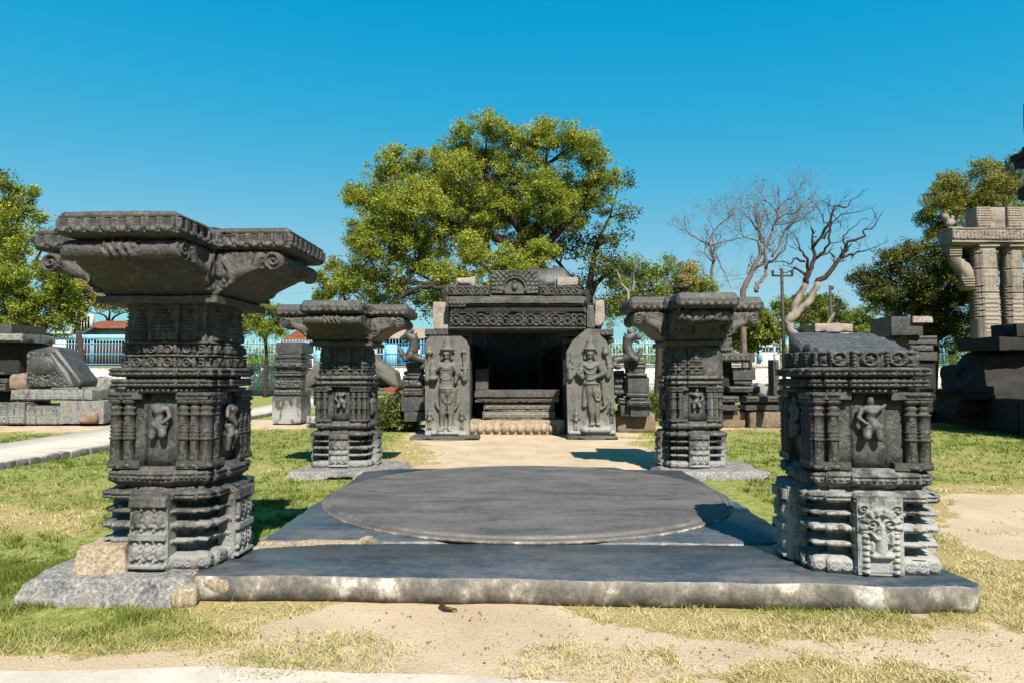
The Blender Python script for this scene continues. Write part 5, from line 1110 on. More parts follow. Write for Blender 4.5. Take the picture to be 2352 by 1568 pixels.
def house(label, x0, x1, ytop, yeave, yb, Y, roofm, parts):
    A, B = AT(x0, yeave, Y), AT(x1, yeave, Y); zt = AT(x0, ytop, Y).z; c = (A.x + B.x) / 2; t = thing('house', label, 'house', (c, Y, 0)); L = B.x - A.x
    m = MB(); m.box((0, 3, A.z / 2), (L, 6, A.z)); m.build('walls', WHITE, t)
    m = MB(); rings = []; r = A.z; m.add([(-L / 2 - .3, -.5, r - .05), (L / 2 + .3, -.5, r - .05), (L / 2 - .2, 3, zt), (-L / 2 + .2, 3, zt), (L / 2 + .3, 6.5, r - .05), (-L / 2 - .3, 6.5, r - .05)], [[0, 1, 2, 3], [3, 2, 4, 5], [1, 4, 2], [0, 3, 5]])
    m.build('roof', roofm, t)
    for nm, px0, py0, px1, py1, mat, dy in parts:
        a_, b_ = AT(px0, py0, Y + dy), AT(px1, py1, Y + dy); m = MB(); m.box(((a_.x + b_.x) / 2 - c, dy - .0, (a_.z + b_.z) / 2), (b_.x - a_.x, .16, a_.z - b_.z)); m.build(nm, mat, t)
    return t
hA = house('white house with red tile roof, stepped gable and blue band, left of the big pillar', 182, 330, 731, 754, 900, 60, TILE, [
    ('band', 118, 769, 330, 781, LBLUE, -2.0), ('wall_panel', 118, 781, 150, 850, WHITE, -2.1), ('parapet', 118, 762, 162, 769, WHITE, -2.1), ('wall_panel', 60, 775, 118, 860, WHITE, -1.2), ('opening_shade', 150, 782, 330, 850, DARKIN, -1.8)])  # last panel is a dark sheet painting the shade of the porch
m = MB(); 
for k in range(7):
    q = AT(170 + k * 6.5, 752 - k * 3.6, 58.8); m.box((q.x - hA.location.x, -1.2, q.z - .3), (.42, .3, 1.2))
m.build('stepped_gable', WHITE, hA)
hB = house('white house with brown tile roof and blue door behind the far left pillar', 652, 760, 752, 786, 900, 58, TILE, [('door', 724, 796, 742, 850, LBLUE, -.15), ('eave', 650, 784, 762, 790, BLUE, -.6), ('plinth_band', 690, 815, 724, 817, LBLUE, -.12)])
hC = house('low hut with pale sagging roof and blue tarpaulin front, behind the left lion', 858, 965, 748, 776, 900, 56, CEM, [('tarpaulin', 884, 790, 912, 850, LBLUE, -.3), ('door', 918, 795, 940, 850, BLUE, -.3), ('opening_shade', 866, 780, 960, 850, DARKIN, -.12), ('roof_edge', 856, 774, 968, 780, CEM, -.6)])  # dark sheet behind tarpaulin and door paints the shade inside the hut
house('pale house wall glimpsed under the trees behind the pale railing', 1715, 1790, 788, 796, 900, 75, WHITE, [('shutter', 1740, 797, 1750, 830, LBLUE, -.15)])
house('white building end behind the right lion, under the dark tree', 1290, 1350, 780, 790, 900, 62, CEM, [('door', 1318, 800, 1330, 850, LBLUE, -.15)])
o = MB(); q = AT(166, 752, 55); o.tube([(0, 0, 0), (.05, 0, 2.6)], .03, 6); fo = thing('green_flag', 'thin pole with small pale green flag in front of the white house', 'flag', (q.x, 55, q.z - 1)); o.build('flagpole', IRON, fo)
m = MB(); m.add([(0, 0, 2.6), (.2, .05, 1.8), (.28, .0, .9), (.03, 0, .8)], [[0, 1, 2, 3]]); m.build('flag_cloth', simple('pale_green_cloth', (.3, .5, .25)), fo)
def pole(label, px, py, pyb, Y, arm):
    q = AT(px, py, Y); t = thing('utility_pole', label, 'utility pole', (q.x, Y, 0)); m = MB(); m.tube([(0, 0, 0), (-.02, 0, q.z * .5), (-.05, 0, q.z)], [.13, .11, .09], 8); m.build('pole', IRON, t)
    if arm:
        m = MB(); m.box((0, 0, q.z - .45), (1.3, .1, .1)); o = m.build('crossarm', IRON, t); o.rotation_euler = (0, 0, 0)
        for x in (-.6, -.02, .6): m = MB(); m.lathe([(.05, -.42), (.09, -.38), (.06, -.3), (.1, -.25), (.08, -.15), (.02, -.1)], (x, 0, q.z), 8); m.build('insulator', IRON, t)
    else:
        for k in range(3): m = MB(); m.lathe([(.05, 0), (.1, .05), (.06, .12), (.1, .2), (.03, .26)], (.12, 0, q.z - .3 - k * .5), 8); m.build('insulator', IRON, t)
    return Vector((q.x, Y, q.z))
p1 = pole('slim pole with crossarm and insulators beside the dead tree', 1797, 617, 780, 42, True)
p2 = pole('lower pole without crossarm right of the dead tree', 1908, 656, 780, 46, False)
def wire(label, A, B, sag, n=14):
    m = MB(); m.tube([A + (B - A) * k / n - Vector((0, 0, sag * 4 * (k / n) * (1 - k / n))) for k in range(n + 1)], .012, 4); o = m.build('overhead_wire', WIRE); tag(o, label, 'wire', None)
e1 = AT(2200, 715, 60); e0 = AT(1330, 640, 30)
wire('upper overhead wire running left from the crossarm pole', p1 + Vector((-.6, 0, -.1)), AT(1180, 634, 38), .5); wire('lower overhead wire running left from the crossarm pole', p1 + Vector((.6, 0, -.1)), AT(1180, 652, 38), .6)
wire('wire from the crossarm pole to the lower pole', p1 + Vector((.6, 0, -.1)), p2, .3); wire('wire running right from the lower pole', p2, e1, .8)
wire('thin wire over the left houses towards the big tree', AT(560, 675, 52), AT(850, 650, 52), .3)
# ------------------------------------------------------------------ trees
def leaves(mb, centers, radii, tint, per, size, flat=.6, droop=0.0, seed=0, longk=2.2):
    r = np.random.default_rng(seed); n = len(centers); C = np.repeat(centers, per, 0); Rr_ = np.repeat(radii, per); T = np.repeat(tint, per)
    d = r.normal(size=(n * per, 3)); d /= np.linalg.norm(d, axis=1)[:, None] + 1e-9; d *= (r.random(n * per) ** .45)[:, None]; d[:, 2] *= .8
    P = C + d * Rr_[:, None]; P[:, 2] -= droop * np.abs(r.normal(size=n * per)) * Rr_
    a = r.normal(size=P.shape); a[:, 2] *= flat; a[:, 2] -= droop; a += d * .8; a /= np.linalg.norm(a, axis=1)[:, None]
    b = np.cross(a, r.normal(size=P.shape)); b /= np.linalg.norm(b, axis=1)[:, None] + 1e-9; s_ = size * r.uniform(.6, 1.35, n * per)[:, None]
    a = a * s_; b = b * s_ / longk
    V = np.stack([P, P + a * .5 + b * .5, P + a, P + a * .5 - b * .5], 1).reshape(-1, 3); i = np.arange(len(P))[:, None] * 4
    mb.add(V, [np.hstack([i, i + 1, i + 2, i + 3])], 0.0); mb.a[-1] = np.repeat(np.clip(T + r.normal(0, .13, len(P)) , 0, 1), 4)
def tree(label, base, Y, blobs, mat, per=60, clump=.42, size=.16, dens=1.0, bark=BARKD, seed=1, trunk_r=.3, depth=1.0, fork=None, name='tree', tintb=.45, droop=0.0, gaps=.0, trunkless=False):
    size *= .78; per = int(per * 1.45); r = np.random.default_rng(seed); bx = AT(base[0], base[1], Y).x; t = thing(name, label, 'tree', (bx, Y, 0)); ppm = F / Y
    m = MB(); fk = AT(*(fork or (base[0], base[1] - 120)), Y); fk = Vector((fk.x - bx, 0, fk.z))
    cl_, rad, tin = [], [], []; B = []
    m.tube([(0, 0, -.1), (0, 0, .25), (fk.x * .3 + .1, 0, fk.z * .5), tuple(fk)], [trunk_r * 1.5, trunk_r * 1.15, trunk_r, trunk_r * .85], 10)
    main = []
    if len(blobs) > 5:
        pos = [Vector((AT(b_[0], b_[1], Y).x - bx, 0, AT(b_[0], b_[1], Y).z)) for b_ in blobs]; left_ = list(range(len(pos))); main.append(max(left_, key=lambda i: (pos[i] - fk).length))
        while len(main) < min(7, len(blobs) // 3 + 1): main.append(max(left_, key=lambda i: min((pos[i] - pos[j]).length for j in main)))
        mains = []
        for i in main:
            a_ = fk - Vector((0, 0, .3)); e_ = fk.lerp(pos[i], .72); mm = fk.lerp(pos[i], .4) + Vector((r.normal(0, .15), 0, r.uniform(0, .3))); P_ = [a_, fk.lerp(mm, .5) + Vector((0, 0, .12)), mm, mm.lerp(e_, .5) + Vector((0, 0, .1)), e_]
            m.tube([tuple(v) for v in P_], [trunk_r * .6, trunk_r * .5, trunk_r * .4, trunk_r * .3, trunk_r * .2], 8); mains.append(P_)
    for k, (px, py, pr) in enumerate(blobs):
        q = AT(px, py, Y); rr0 = pr / ppm; off = r.uniform(-1, 1) * depth * rr0 * 1.3; c = Vector((q.x - bx, off, q.z)); B.append((c, rr0))
        mid = fk.lerp(c, .5) + Vector((r.normal(0, .12), r.normal(0, .12), r.uniform(0, .35))) * rr0 * .6
        fs_ = fk
        if main: fs_ = min((v for P_ in mains for v in P_[2:]), key=lambda v: (v - c).length); mid = fs_.lerp(c, .5) + Vector((r.normal(0, .1), r.normal(0, .1), r.uniform(0, .2))) * rr0
        rad0 = trunk_r * .2; m.tube([tuple(fs_), tuple(fs_.lerp(mid, .5)), tuple(mid), tuple(mid.lerp(c, .6)), tuple(c)], [rad0, rad0 * .8, rad0 * .55, rad0 * .35, rad0 * .2], 6)
        n = max(6, int(dens * 30 * (rr0 / 1.0) ** 2 * (.42 / clump) ** 2))
        for j in range(n):
            d = r.normal(size=3); d /= np.linalg.norm(d); d[2] = abs(d[2]) * 1.0 if r.random() < .62 else d[2]; s_ = rr0 * 1.06 * r.random() ** .45
            p = np.array(c) + d * s_; cl_.append(p); tint_k = r.random(); rad.append(clump * r.uniform(.35, 1.2)); tin.append(tintb + r.normal(0, .22) + .1 * d[2])
            if j % 5 == 0: m.tube([tuple(c), tuple((np.array(c) + p) / 2 + r.normal(0, .08, 3)), tuple(p)], [rad0 * .2, rad0 * .12, .012], 4, cap=False)
    m.build('trunk', bark, t, True)
    lm = MB(); leaves(lm, np.array(cl_), np.array(rad), np.array(tin), per, size, droop=droop, seed=seed); lm.build('crown', mat, t, attr='tint'); return t
tree('largest tree, broad bright green crown rising behind the shrine in the middle', (1240, 800), 33, [(830, 460, 48), (885, 395, 50), (800, 440, 32), (940, 385, 48), (1000, 370, 48), (1060, 335, 48), (1120, 312, 42), (1165, 328, 46), (1260, 300, 26), (1060, 300, 26), (1340, 335, 30), (900, 350, 28), (1085, 380, 66), (1225, 345, 50), (1180, 410, 84), (1255, 320, 34), (1310, 355, 50), (1350, 380, 50), (1385, 430, 50), (1290, 440, 84), (900, 470, 82),
    (960, 520, 86), (850, 550, 46), (1060, 470, 86), (1000, 440, 60), (870, 600, 56), (940, 625, 62), (1350, 480, 60), (1180, 500, 66), (1100, 540, 52), (1000, 590, 40), (860, 650, 50), (920, 680, 44), (820, 630, 30), (815, 560, 30), (1240, 470, 60), (1300, 520, 40), (1030, 540, 40), (900, 530, 60), (1200, 555, 44), (1130, 480, 52), (1275, 495, 50), (1150, 440, 60), (1090, 520, 50), (1230, 520, 44), (960, 580, 54), (1000, 500, 54), (1060, 420, 50)], NEEM, 62, .4, .15, 1.3, seed=3, trunk_r=.42, fork=(1235, 590), tintb=.5)
tree('lower bright green neem in front of the big tree, just above the shrine roof', (1150, 800), 27, [(1040, 650, 44), (1090, 610, 44), (1130, 655, 50), (1190, 610, 46), (1240, 590, 40), (1080, 570, 30), (1210, 650, 40), (1000, 685, 30), (1160, 590, 26)], NEEM, 60, .34, .14, 1.5, seed=5, trunk_r=.15, fork=(1150, 690), tintb=.55)
tree('dark thin-leaved tree hung with vines, right side of the big tree', (1370, 800), 35, [(1420, 430, 34), (1430, 500, 36), (1400, 560, 44), (1340, 560, 50), (1290, 590, 50), (1240, 560, 40), (1370, 620, 50), (1330, 660, 50), (1400, 640, 34), (1280, 650, 40), (1360, 700, 40), (1400, 700, 30), (1420, 590, 28), (1100, 590, 40), (1000, 720, 34), (990, 690, 26), (1340, 740, 40)], DARKL, 46, .5, .2, .62, seed=8, trunk_r=.3, fork=(1350, 680), tintb=.4, droop=.3)
tree('small bright green tree left of the big tree, above the far left pillar', (800, 800), 36, [(760, 615, 24), (785, 640, 34), (740, 650, 26), (800, 670, 36), (760, 680, 26), (850, 690, 34), (735, 690, 22), (900, 710, 24)], NEEM, 55, .34, .15, 1.3, seed=12, trunk_r=.14, fork=(800, 720), tintb=.55)
tree('green bushy tree with yellow tips behind the far right pillar, left of the bare trees', (1510, 800), 37, [(1440, 615, 34), (1415, 660, 30), (1480, 630, 38), (1540, 625, 40), (1590, 625, 30), (1500, 680, 50), (1440, 700, 44), (1570, 670, 44), (1400, 720, 34), (1470, 740, 40), (1610, 680, 30), (1540, 730, 40), (1610, 660, 22)], GREENL, 60, .42, .16, 1.2, seed=14, trunk_r=.2, tintb=.5)
tree('yellow-tipped sparse shrub tree at the edge of the bushy tree', (1600, 780), 36.5, [(1585, 625, 18), (1600, 650, 18), (1575, 650, 16), (1610, 670, 14)], YELL, 40, .3, .14, 1.0, seed=15, trunk_r=.08, fork=(1600, 700), tintb=.6)
tree('low round-topped green tree behind the dead tree', (1840, 790), 55, [(1760, 745, 30), (1800, 720, 34), (1850, 710, 36), (1895, 712, 34), (1925, 740, 28), (1840, 750, 44), (1890, 755, 36), (1790, 770, 30), (1935, 770, 24)], GREENL, 60, .5, .22, 1.2, seed=17, trunk_r=.2, tintb=.35)
tree('low glossy mango-like tree in front of the pale railing', (1720, 850), 44, [(1690, 740, 24), (1720, 735, 28), (1750, 745, 28), (1735, 770, 30), (1690, 775, 26), (1770, 775, 24), (1660, 790, 22), (1720, 785, 24)], GREENL, 55, .4, .26, 1.3, seed=19, trunk_r=.13, fork=(1720, 790), tintb=.6, droop=.5)
tree('big dark shady tree left of the pale gateway', (2130, 880), 38, [(2000, 640, 34), (2040, 600, 34), (2080, 590, 34), (2120, 600, 44), (2010, 690, 40), (2050, 650, 50), (2110, 660, 60), (2060, 710, 50), (2120, 730, 50), (2170, 640, 50), (2180, 700, 56), (2200, 600, 40), (1990, 665, 24), (2160, 760, 44), (2100, 770, 40), (2220, 740, 40), (2240, 660, 40), (2300, 700, 50), (2340, 760, 40), (2210, 790, 34), (2080, 680, 44), (2140, 700, 44)], DARKL, 66, .48, .17, 1.7, seed=21, trunk_r=.4, fork=(2140, 770), tintb=.35)
tree('lighter green small tree below the shady tree, above the pale block', (2020, 820), 45, [(1985, 740, 28), (2010, 760, 34), (1980, 775, 26), (2040, 775, 30), (2060, 740, 24), (2000, 720, 20)], GREENL, 55, .4, .18, 1.2, seed=22, trunk_r=.12, fork=(2020, 780), tintb=.6)
tree('tall yellow-green tree behind the pale gateway', (2260, 900), 48, [(2130, 480, 34), (2160, 445, 38), (2200, 420, 34), (2240, 410, 34), (2150, 510, 44), (2200, 480, 50), (2250, 460, 44), (2120, 510, 22), (2180, 540, 40), (2240, 530, 50), (2290, 480, 44), (2330, 520, 50), (2140, 550, 24), (2260, 590, 50), (2340, 600, 50)], YELL, 60, .5, .2, 1.1, seed=24, trunk_r=.35, fork=(2240, 640), tintb=.22)
tree('flat-topped dark green tree at the right edge behind the gateway', (2400, 900), 52, [(2290, 400, 26), (2320, 395, 30), (2360, 395, 40), (2330, 430, 40), (2300, 430, 30), (2380, 440, 50), (2270, 420, 20), (2370, 480, 40)], DARKL, 50, .55, .22, .9, seed=26, trunk_r=.3, fork=(2390, 560), tintb=.6)
tree('tall leafy tree at the left edge of the photo', (60, 860), 28, [(10, 430, 34), (40, 450, 32), (70, 450, 16), (20, 490, 44), (60, 510, 34), (95, 510, 18), (10, 560, 48), (60, 560, 40), (110, 540, 16), (20, 620, 48), (70, 610, 40), (-40, 560, 50), (-30, 480, 40), (-40, 660, 60)], NEEM, 60, .34, .14, 1.0, seed=28, trunk_r=.2, fork=(50, 680), tintb=.42, name='tree')
tree('dense olive green neem low at the left, below the tall edge tree', (90, 870), 26, [(40, 660, 44), (90, 640, 40), (130, 670, 38), (30, 710, 44), (80, 700, 44), (130, 715, 36), (60, 750, 44), (110, 750, 34), (20, 770, 40), (160, 640, 20), (70, 790, 30), (-20, 740, 50)], NEEM, 62, .3, .13, 1.35, seed=30, trunk_r=.16, fork=(85, 780), tintb=.4)
tree('yellowing tree with drooping dry leaves under the left end of the big capital', (190, 860), 31, [(150, 650, 26), (180, 670, 30), (205, 690, 26), (160, 695, 26), (150, 725, 18), (200, 660, 22), (175, 640, 20), (130, 690, 22)], YELL, 56, .32, .15, 1.2, seed=32, trunk_r=.14, fork=(180, 760), tintb=.6, droop=.4)
tree('dull green tree just left of the big pillar neck, above the red tile roof', (250, 850), 68, [(225, 705, 20), (250, 700, 22), (275, 702, 20), (200, 712, 14), (230, 690, 18), (290, 700, 24), (310, 710, 20)], GREENL, 50, .6, .26, 1.2, seed=34, trunk_r=.2, fork=(250, 740), tintb=.7)
tree('round bright green tree between the big pillar and the far left pillar', (610, 850), 46, [(585, 735, 24), (605, 715, 22), (630, 720, 22), (640, 745, 22), (600, 755, 24), (625, 765, 22), (570, 755, 22), (560, 720, 26), (645, 765, 14)], GREENL, 60, .36, .17, 1.5, seed=36, trunk_r=.12, fork=(610, 775), tintb=.6)
# distant belt of trees beyond the wall
m = MB(); r = np.random.default_rng(5); n = 1500; px = r.uniform(-500, 2900, n); Yd = r.uniform(80, 120, n); hh = np.array([AT(0, 806 + 16 * math.sin(p / 90) + 10 * math.sin(p / 37), 100).z for p in px])
C = np.column_stack([(px - 1176) / F * Yd, Yd, r.uniform(.3, 1, n) ** .6 * hh]); leaves(m, C, np.full(n, 1.5), np.clip(.4 + r.normal(0, .15, n), 0, 1), 26, .6, seed=6)
o = m.build('distant_trees', GREENL, attr='tint'); o['kind'] = 'stuff'; o['label'] = 'far belt of green trees beyond the boundary wall'; o['category'] = 'distant trees'
# leafless trees
def bare(label, limbs, Y, mat, seed, lev=3, tw=1.0, pods=None, r0=.2, name='bare_tree', podn=2):
    r = np.random.default_rng(seed); base = AT(*limbs[0][0][0], Y); t = thing(name, label, 'tree', (base.x, Y, 0)); m = MB(); m2 = MB(); m1 = m; cur = [m]; tips = []; O = Vector((base.x, Y, 0))
    def twig(p, d, L, rad, k):
        pts = [p]; dd = d.normalized()
        for j in range(4):
            dd = (dd + Vector(r.normal(0, .22, 3)) + Vector((0, 0, .1))).normalized(); pts.append(pts[-1] + dd * L / 4)
        cur[0].tube([tuple(q) for q in pts], [rad * (1 - .16 * j) for j in range(5)], 5 if rad > .02 else 3, cap=False)
        if k <= 0: tips.append(pts[-1]); return
        for j in (2, 3, 4) if k > 1 else (2, 3, 4):
            for _ in range(1 if j < 4 else 2):
                nd = (dd + Vector(r.normal(0, .62, 3))).normalized(); twig(pts[j], nd, L * r.uniform(.55, .8), rad * .55, k - 1)
    for li, (pts, ra, rb, tn) in enumerate(limbs):
        dark = mat is BARKL and li >= 2 and len(limbs) > 4; m = MB() if dark else m1; cur[0] = m
        W3 = []; dy = 0 if (li == 0 or (mat is BARKL and li < 4)) else r.uniform(-.8, .8)
        for k, p in enumerate(pts): q = AT(*p, Y); W3.append(Vector((q.x - base.x, dy * min(1, k / 2), q.z)))
        if li == 0: W3 = [Vector((W3[0].x, 0, 0))] + W3; 
        S = []
        for k in range(len(W3) - 1):
            for j in range(3): S.append(W3[k].lerp(W3[k + 1], j / 3) + (Vector(r.normal(0, .04, 3)) if k + j else Vector()))
        S.append(W3[-1]); n = len(S); rad = [(ra + (rb - ra) * k / (n - 1)) * .82 for k in range(n)]; m.tube([tuple(q) for q in S], rad, 9)
        for _ in range(int(tn * .75 + .5)):
            k = int(r.uniform(.35, 1) * (n - 1)); d = (S[min(k + 1, n - 1)] - S[k - 1]).normalized(); twig(S[k], d + Vector(r.normal(0, .7, 3)), r.uniform(.6, 1.2) * tw, min(rad[k] * .5, .05), lev - 1)
        d = (S[-1] - S[-2]); 
        if tn: twig(S[-1], d, .7 * tw, rb * .9, lev - 1)
        if dark: m.build('limb', BARKD, t, True)
    m1.build('trunk', mat, t, True)
    if pods is not None and tips:
        lm = MB(); C = np.array([tuple(q) for q in tips]); leaves(lm, C, np.full(len(C), .16), np.full(len(C), .3), podn, .09, seed=seed); lm.build('crown', pods, t, attr='tint')
    return t
def L5(*p): return [c5(*q) for q in p]
bare('bleached dead tree with forked smooth trunk and black branch ends, right of the crossarm pole', [
    (L5((1255, 1440), (1200, 1370), (1180, 1300), (1240, 1220), (1275, 1090), (1340, 960)), .33, .2, 0), (L5((1180, 1300), (1290, 1210), (1390, 1070), (1440, 950)), .27, .19, 0), (L5((1340, 960), (1370, 850), (1420, 740), (1400, 600)), .2, .09, 2), (L5((1440, 950), (1530, 870), (1640, 740)), .19, .13, 2),
    (L5((1640, 740), (1690, 600), (1820, 550), (1815, 510), (1910, 460)), .11, .03, 3), (L5((1640, 740), (1720, 710), (1830, 670), (1990, 620)), .11, .03, 4), (L5((1690, 640), (1690, 560), (1760, 470), (1860, 385)), .07, .02, 3),
    (L5((1400, 640), (1480, 500), (1510, 390), (1540, 290), (1620, 310), (1700, 240)), .1, .025, 6), (L5((1500, 560), (1550, 480), (1560, 420), (1650, 350), (1830, 320)), .08, .02, 6), (L5((1370, 850), (1340, 760), (1280, 690), (1230, 580)), .12, .03, 4),
    (L5((1340, 880), (1270, 820), (1200, 850)), .1, .03, 2), (L5((1330, 760), (1240, 740), (1180, 775), (1050, 770)), .08, .025, 3), (L5((1420, 740), (1480, 690), (1490, 580), (1500, 480), (1440, 400), (1370, 290)), .1, .02, 5), (L5((1260, 1400), (1310, 1300), (1350, 1250)), .14, .04, 1), (L5((1265, 1140), (1245, 1050)), .09, .03, 0)], 36, BARKL, 3, 2, .8, r0=.3, name='dead_tree')
bare('leafless pinkish tree with wide fan of fine twigs, left of the crossarm pole', [
    (L5((780, 1010), (830, 920), (890, 800), (940, 690), (920, 600), (930, 500), (900, 400)), .22, .06, 12), (L5((885, 815), (950, 790), (960, 740), (965, 640), (1020, 500), (1060, 400), (1090, 290)), .13, .04, 12), (L5((900, 1030), (920, 960), (1010, 870), (1030, 760), (1130, 690), (1190, 620)), .15, .04, 6), (L5((1040, 720), (1100, 620), (1130, 520), (1200, 440), (1330, 370)), .08, .03, 10),
    (L5((1080, 380), (1180, 330), (1300, 300), (1380, 240)), .06, .02, 10), (L5((1080, 330), (1020, 230), (980, 180)), .05, .02, 8), (L5((920, 580), (820, 550), (720, 480)), .06, .02, 7), (L5((905, 480), (840, 380), (760, 320)), .06, .02, 8), (L5((1050, 440), (1180, 430), (1260, 400)), .05, .02, 6), (L5((1085, 300), (1150, 230), (1200, 190)), .04, .02, 7)], 38, BARKP, 6, 3, 1.0, RUSTL, podn=2)
bare('leafless tree with thin curving trunk and drooping twigs, farthest left of the leafless ones', [
    (L5((520, 990), (500, 880), (520, 740), (480, 600), (520, 490), (640, 380)), .14, .04, 9), (L5((480, 620), (400, 550), (320, 470), (230, 440)), .06, .02, 9), (L5((490, 620), (620, 580), (760, 560)), .06, .02, 7), (L5((500, 900), (430, 880), (410, 800)), .06, .02, 4), (L5((540, 690), (600, 800), (680, 950)), .04, .015, 7), (L5((520, 490), (480, 380), (520, 330)), .04, .015, 7), (L5((640, 380), (700, 330), (640, 340)), .04, .015, 6)], 38.5, BARKP, 9, 3, .85, RUSTL, podn=1)
bare('short broken stub of dead wood beside the lower pole', [(L5((1540, 1310), (1600, 1210), (1660, 1130), (1640, 1110), (1600, 1092)), .13, .07, 0)], 40, BARKL, 2, 1, .5, name='dead_tree')
bare('forked pale dead twig standing out above the far right pillar', [([c4(1910, 280), c4(1860, 200), c4(1825, 130)], .09, .05, 1), ([c4(1950, 280), c4(1945, 180), c4(1975, 50)], .07, .03, 1)], 30, BARKL, 5, 1, .4, name='dead_tree')
bare('dark heavy branch hanging down to the left above the far left pillar', [([c4(450, 420), c4(440, 235), c4(300, 215), c4(150, 270), c4(60, 335)], .17, .05, 5), ([c4(400, 215), c4(250, 200), c4(120, 200)], .07, .03, 4)], 25, BARKD, 7, 2, .7, name='bare_tree')
# ------------------------------------------------------------------ oleander bushes
def oleander(label, px, pyb, pr, ph, Y, n=240, seed=1):
    q = G(px, pyb); Y = q[1]; r = np.random.default_rng(seed); t = thing('oleander_bush', label, 'bush', (q[0], Y, 0)); w_ = pr / F * Y; h_ = ph / F * Y; m = MB(); C = []; 
    lm = MB(); Vs = []; T = []
    for k in range(n):
        a = r.uniform(0, 6.28); u = r.random() ** .5; top_ = np.array([math.cos(a) * u * w_, math.sin(a) * u * w_, h_ * (.15 + .85 * r.random() ** .5) * (.45 + .55 * math.sqrt(max(0, 1 - u * u * .8))) * r.uniform(.6, 1.02)])
        if k < 60: m.tube([(top_[0] * .2, top_[1] * .2, 0), tuple(top_ * np.array([.6, .6, .5])), tuple(top_)], [.012, .01, .006], 4, cap=False)
        tn = np.clip(.5 + r.normal(0, .2), 0, 1)
        for j in range(16):
            b = r.uniform(0, 6.28); el = r.uniform(-.5, 1.2); d = np.array([math.cos(b) * math.cos(el), math.sin(b) * math.cos(el), math.sin(el)]); s_ = np.cross(d, [0, 0, 1]); s_ /= np.linalg.norm(s_) + 1e-9; L = r.uniform(.1, .17); p = top_ - np.array([0, 0, r.uniform(0, .16)])
            Vs += [p, p + d * L * .45 + s_ * .013, p + d * L - np.array([0, 0, .02]), p + d * L * .45 - s_ * .013]; T += [tn + r.normal(0, .08)] * 4
    Vs = np.array(Vs); i = np.arange(len(Vs) // 4)[:, None] * 4; lm.add(Vs, [np.hstack([i, i + 1, i + 2, i + 3])]); lm.a[-1] = np.clip(np.array(T), 0, 1)
    m.build('stems', BARKP, t); lm.build('foliage', OLEA, t, attr='tint')
oleander('rounded oleander bush just left of the left guardian statue', 912, 988, 50, 92, 17, 900, 1)
oleander('oleander bush partly hidden behind the left side of the big pillar', 258, 970, 26, 80, 20, 380, 2)
oleander('oleander bush partly hidden left of the far right pillar', 1500, 965, 20, 74, 20, 320, 3)
# ------------------------------------------------------------------ seed pod
m = MB(); m.tube([(-.05, .06, .05), (-.045, .03, .03), (-.02, .0, .012), (.02, -.012, .01), (.06, -.015, .012)], [.006, .014, .015, .012, .004], 8); o = m.build('seed_pod', POD, None, True); q = G(1028, 1402); o.location = (q[0], q[1], .005); tag(o, 'curled dark brown seed pod on the bare sand in front of the slab', 'seed pod')
# ------------------------------------------------------------------ grass
def blades(n, y0, y1, hmin, hmax, wd, seed, k=7, spread=.02):
    r = np.random.default_rng(seed); n = n // k; y = y0 + (y1 - y0) * r.random(n) ** .85; x = (r.random(n) * 2 - 1) * (y * .86 + .8)
    P = np.column_stack([x, y]); s_, d_ = masks(P); n1 = fbm(np.column_stack([P * 2.3, x * 0]), 71, 3); n2 = fbm(np.column_stack([P * 6, x * 0]), 72, 3)
    keep = r.random(n) < np.clip(1.05 - s_ * 1.25, 0, 1) * np.clip(.62 + n1 * .9 + n2 * .9 + d_ * .1, .08, 1)
    cl_ = fbm(np.column_stack([P * 4, x * 0]), 55, 2) > .33; keep |= cl_ & (r.random(n) < .12 * (y > 3.5)) & (fbm(np.column_stack([P * .9, x * 0]), 58, 2) > .12)
    for (px, py, rad) in ((720, 1500, .34), (780, 1475, .14), (1390, 1535, .3), (1300, 1490, .13), (1240, 1545, .12), (650, 1512, .16), (860, 1500, .06)):
        g = G(px, py); keep |= (np.hypot((x - g[0]) / 1.6, y - g[1]) < rad * r.random(n) ** .5 * 1.2) & (r.random(n) < .6)
    inside = ((x > -2.06) & (x < 3.0) & (y > 4.5) & (y < 9.7)) | ((x > -3.3) & (x < -1.9) & (y > 4.52) & (y < 5.6)) | ((y < 3.3) & (x < .7)); keep &= ~inside
    on = sdist(P, np.concatenate([T_, B_[::-1]])) < .05; keep &= ~on
    P = P[keep]; d_ = d_[keep]; s_ = s_[keep]; m_ = len(P); th = np.clip(1 + n2[keep] * 1.1, .35, 1.9) * r.uniform(.6, 1.3, m_); tt = d_ * .8 + r.normal(.15, .16, m_) - .18 * n1[keep] - .15 * (n2[keep] > .25)
    P = np.repeat(P, k, 0) + r.normal(0, spread, (m_ * k, 2)); d_ = np.repeat(d_, k); tt = np.repeat(tt, k); n = len(P)
    h = r.uniform(hmin, hmax, n) * np.repeat(th, k) * (1 - .45 * d_); a = r.uniform(0, 6.28, n); le = r.normal(0, .6, (n, 2)) * h[:, None] * (1 + 1.2 * d_[:, None]); z = np.zeros(n) - .006
    w_ = wd * r.uniform(.6, 1.4, n); A = np.column_stack([P[:, 0] - np.cos(a) * w_, P[:, 1] - np.sin(a) * w_, z]); B = np.column_stack([P[:, 0] + np.cos(a) * w_, P[:, 1] + np.sin(a) * w_, z]); Tp = np.column_stack([P + le, h])
    V = np.stack([A, B, Tp], 1).reshape(-1, 3); i = np.arange(n)[:, None] * 3; T = np.repeat(np.clip(tt + r.normal(0, .09, n), 0, 1), 3); return V, np.hstack([i, i + 1, i + 2]), T
gm = MB()
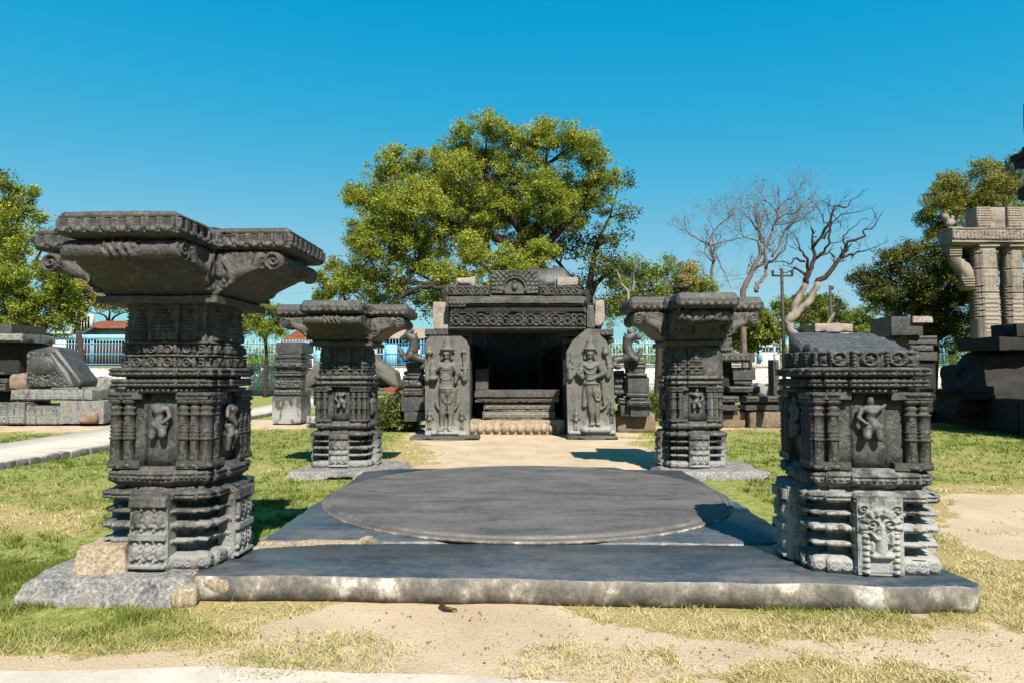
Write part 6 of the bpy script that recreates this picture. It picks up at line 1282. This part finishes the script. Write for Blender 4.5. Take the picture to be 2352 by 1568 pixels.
for args in ((260000, 2.9, 5.6, .012, .05, .0032, 1), (150000, 5.0, 9, .015, .05, .005, 2), (150000, 8.5, 21, .02, .055, .009, 3, 6, .04)):
    V, f, T = blades(*args); gm.add(V, [f]); gm.a[-1] = T
r = np.random.default_rng(11); n = 9000; y = 3.2 + 9 * r.random(n) ** 1.6; x = (r.random(n) * 2 - 1) * (y * .86 + .8); P = np.column_stack([x, y]); s_, d_ = masks(P)
k = (s_ > .35) & ~((x > -3.4) & (x < 3.1) & (y > 4.45) & (y < 9.9)) & ~((x < 1.6) & (y < 3.6)); P = P[k]; n = len(P); pb_ = MB(); sz = .0035 + .008 * r.random(n) ** 5
tet = np.array([(1, 0, -.2), (-.5, .9, -.2), (-.6, -.8, -.2), (.1, 0, .8)]); a = r.uniform(0, 6.28, n); ca, sa = np.cos(a), np.sin(a); V = tet[None] * sz[:, None, None] * r.uniform(.6, 1.4, (n, 1, 3))
V = np.stack([V[..., 0] * ca[:, None] - V[..., 1] * sa[:, None] + P[:, 0, None], V[..., 0] * sa[:, None] + V[..., 1] * ca[:, None] + P[:, 1, None], V[..., 2] + .001], -1).reshape(-1, 3); i = np.arange(n)[:, None] * 4
pb_.add(V, [np.concatenate([np.hstack([i, i + 1, i + 3]), np.hstack([i + 1, i + 2, i + 3]), np.hstack([i + 2, i, i + 3])])]); po_ = pb_.build('pebbles', BROWN); po_['kind'] = 'stuff'; po_['label'] = 'small brown pebbles and crumbs scattered on the bare sand'; po_['category'] = 'pebbles'
o = gm.build('grass', GRASS, attr='tint'); o['kind'] = 'stuff'; o['label'] = 'short green lawn grass with dry yellow patches around the stones'; o['category'] = 'grass'

# real-world albedos: every surface colour scaled by one factor, the exposure set to suit
ALB = .565
for m in bpy.data.materials:
    t = m.node_tree
    for nd in list(t.nodes):
        if nd.type not in ('BSDF_PRINCIPLED', 'BSDF_TRANSLUCENT'): continue
        si = nd.inputs[0]
        if si.is_linked:
            src = si.links[0].from_socket; x = t.nodes.new('ShaderNodeMix'); x.data_type = 'RGBA'; x.blend_type = 'MULTIPLY'; x.inputs[0].default_value = 1; x.inputs[7].default_value = (ALB, ALB, ALB, 1)
            t.links.new(src, x.inputs[6]); t.links.new(x.outputs[2], si)
        else: si.default_value = tuple(c * ALB for c in si.default_value[:3]) + (1,)
